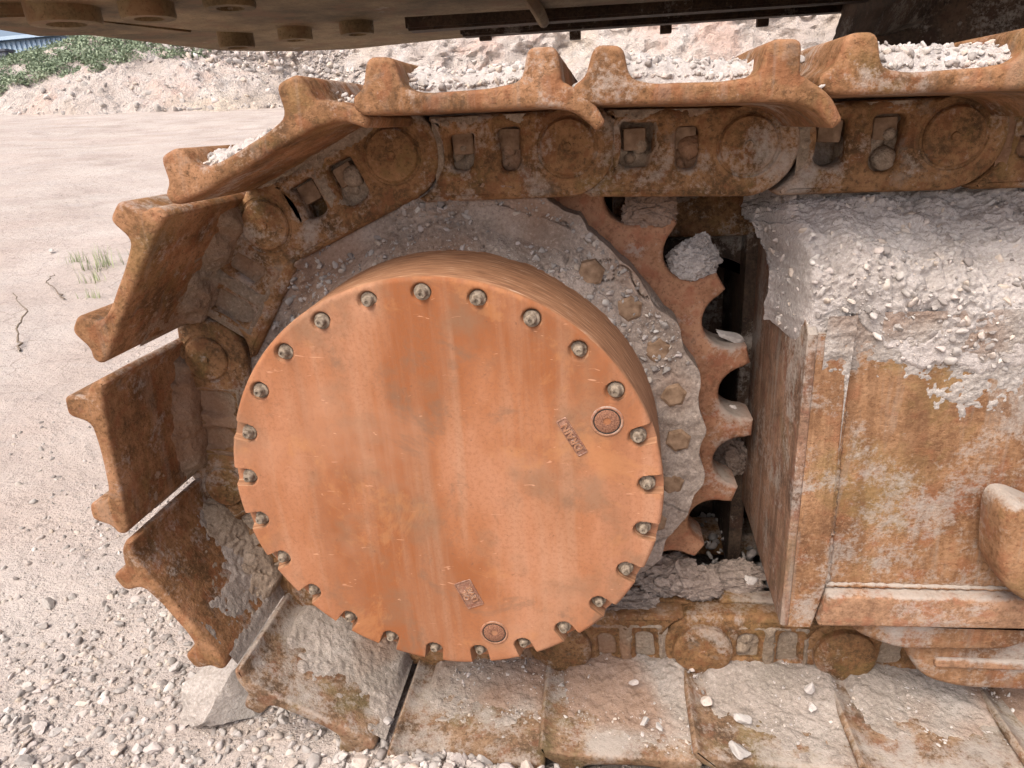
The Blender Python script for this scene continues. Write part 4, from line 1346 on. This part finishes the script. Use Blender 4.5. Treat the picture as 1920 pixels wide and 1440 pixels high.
# heap of rubble along the front of the lower shoes
n = 1500
rx = RNG.uniform(-.75, .75, n); ry = RNG.uniform(.70, .965, n)
rz = gz_at(rx, ry) + .012
k = (rx > -.5) | (RNG.random(n) < .4)
rs_ = .006 + .020 * RNG.random(n) ** 2.2
vis = k & (ry > .82) & (rx < .45)
big_ = vis & (rs_ >= np.sort(rs_[vis])[-60])
for x, y, z, r in zip(rx[big_], ry[big_], rz[big_], rs_[big_]):
    stone((x, y, z), r, 'broken pale stone in the heap along the front of the lower shoes', 'stone', 'stones of the heap along the shoes', squash=(1, random.uniform(.7, 1), random.uniform(.6, .95)))
k = k & ~big_
tag(pebbles('track_rubble', np.stack([rx, ry, rz], 1)[k], rs_[k], M['stone'], ROCK_M, 58), 'broken pale rubble heaped along the front of the lower shoes', 'rubble', kind='stuff')

S_G = 'larger stones in the gravel'
for (x, y), r, lab, v, mt in (
    ((-1.618, 1.411), .030, 'greenish oblong stone in the gravel at far left', 0, 'stone_green'),
    ((-1.563, 1.330), .026, 'grey stone just below the greenish one', 1, 'stone_dim'),
    ((-1.333, 1.340), .022, 'dark grey pointed stone in the gravel', 2, 'stone_grey'),
    ((-1.077, 1.200), .024, 'flat cream stone in the gravel left of the hanging shoe', 3, None),
    ((-1.109, 1.048), .024, 'whitish square stone near the leaning rock block', 4, None),
    ((-1.298, 1.009), .024, 'tan elongated stone near the lower left', 5, 'stone_tan'),
    ((-.993, .967), .026, 'tan rounded stone at the bottom left of the rock block', 6, 'stone_tan'),
    ((-1.068, .961), .022, 'pale upright stone beside the tan rounded one', 7, None),
    ((-1.254, .915), .026, 'pale stone at the very bottom left corner', 0, None),
    ((-.885, .933), .023, 'grey-white stone at the bottom edge below the rock block', 1, None),
    ((-.720, .930), .020, 'grey stone at the bottom edge right of the rock block', 2, 'stone_dim'),
    ((-.545, .949), .022, 'bluish grey stone under the sloping lower shoe', 3, 'stone_grey'),
    ((-.620, 1.022), .017, 'small dark stone in the shade of the sloping shoe', 4, 'stone_grey'),
    ((-.372, .892), .027, 'tan stone standing in front of the shoe joint', 5, 'stone_tan'),
    ((-.303, .890), .020, 'pale rubble stone second from the left in front of the shoes', 6, None),
    ((-.212, .900), .023, 'largest white stone of the rubble under the cover', 7, None),
    ((-.108, .907), .024, 'white angular stone in front of the second lower shoe', 0, None)):
    z_ = float(gz_at(x, y)) + r * .35
    stone((x, y, z_), r, lab, 'stone', S_G, M[mt] if mt and mt in M else None, v, (1, 1, .85))
stone((.047, .905, float(gz_at(.047, .905)) + .012), .055, 'broad pinkish slab stone at the bottom edge in front of the shoes', 'stone', S_G, M['stone'], 3, (1.15, .7, .45), (.05, .1, .1))
stone((-4.6, 5.15, float(gz_at(-4.6, 5.15)) + .02), .05, 'lone brown rock on the pale flat ground far left', 'rock', None, M['stone_tan'], 2, (1, .7, .5), name='rock')

# angular rock block leaning by the hanging shoe
bm = bmesh.new()
pts_ = [(-.945, 1.055, -.03), (-.77, 1.085, -.03), (-.74, 1.20, -.03), (-.90, 1.19, -.03), (-.925, 1.065, .075), (-.80, 1.08, .115), (-.735, 1.19, .150), (-.80, 1.215, .150), (-.87, 1.15, .105), (-.86, 1.03, .02)]
for q in pts_: bm.verts.new(q)
bmesh.ops.convex_hull(bm, input=bm.verts)
bmesh.ops.subdivide_edges(bm, edges=bm.edges, cuts=12, use_grid_fill=True)
bmesh.ops.triangulate(bm, faces=bm.faces)
for v in bm.verts:
    n = fbm(np.array([v.co.x]), np.array([v.co.y]), np.array([v.co.z]), 14, 5, 5, .6)[0]
    n2 = fbm(np.array([v.co.x]), np.array([v.co.y]), np.array([v.co.z]), 45, 3, 15, .6, True)[0]
    v.co += Vector((n * .016 + n2 * .004, n * .012 + n2 * .005, n * .014 + n2 * .004))
rb_ = link('rock_block', bm_mesh('rock_block', bm, 30), M['slab_rock']); rb_.location = (-.025, -.02, .03)
tag(rb_, 'angular pale rock block leaning in the gap below the hanging shoe', 'rock')

# weeds and twigs on the flat ground
def tuft(loc, n, h, seed):
    rng = np.random.default_rng(seed)
    V, F, o_ = [], [], 0
    for k in range(n):
        a = rng.uniform(0, 6.28); lean = rng.uniform(.05, .5); L = h * rng.uniform(.5, 1.1)
        b = np.array([rng.normal() * h * .45, rng.normal() * h * .45, 0])
        d = np.array([math.cos(a), math.sin(a), 0]); w = np.array([-d[1], d[0], 0]) * .0032
        V += [np.array([-.001, 0, -.012]), np.array([.001, 0, -.012])]      # every blade runs to one root
        for j in range(4):
            t = j / 3
            c = b + d * lean * L * t * t + np.array([0, 0, L * t])
            V += [c - w * (1 - t * .9), c + w * (1 - t * .9)]
        for j in range(4): F.append((o_ + 2 * j, o_ + 2 * j + 1, o_ + 2 * j + 3, o_ + 2 * j + 2))
        o_ += 10
    me = fast_mesh('grass_tuft', np.array(V), np.array(F))
    bmt = bmesh.new(); bmt.from_mesh(me); bmesh.ops.remove_doubles(bmt, verts=bmt.verts, dist=1e-5); bmt.to_mesh(me); bmt.free()
    return link('grass_tuft', finish(me, 180, False), M['grass'], None, loc)
for x, y, n, h, lab in ((-3.90, 4.80, 60, .17, 'largest green weed tuft on the pale ground left of the track'),
                        (-3.72, 4.45, 22, .10, 'small weed tuft just in front of the largest one'),
                        (-4.2, 4.9, 18, .10, 'sparse weed tuft left of the largest one'),
                        (-3.45, 4.1, 14, .08, 'thin weed tuft nearest to the hanging shoes')):
    tag(tuft((x, y, float(gz_at(x, y))), n, h, int(abs(x) * 100)), lab, 'weed', 'weeds on the flat ground')
def twig(path, r, lab):
    p = np.array(path, float)
    t = np.linspace(0, 1, 24); k = np.linspace(0, 1, len(p))
    q = np.stack([np.interp(t, k, p[:, c]) for c in range(3)], 1)
    q[:, 2] = [float(gz_at(a, b)) for a, b in q[:, :2]] + q[:, 2] + .006
    q += np.random.default_rng(3).normal(size=q.shape) * .006
    tag(link('twig', tube('twig', q, r, 7, .2, 2, np.linspace(1, .4, 24)), M['twig']), lab, 'twig', 'twigs on the flat ground')
twig([(-3.25, 3.22, 0), (-3.38, 3.36, .05), (-3.45, 3.55, .10), (-3.75, 3.80,   .12)], .007, 'dark crooked twig sticking up from the ground at far left')
twig([(-3.62, 4.05, 0), (-3.9, 4.25, .04), (-4.05, 4.5,   .03)], .005, 'thin straight twig lying behind the crooked one')
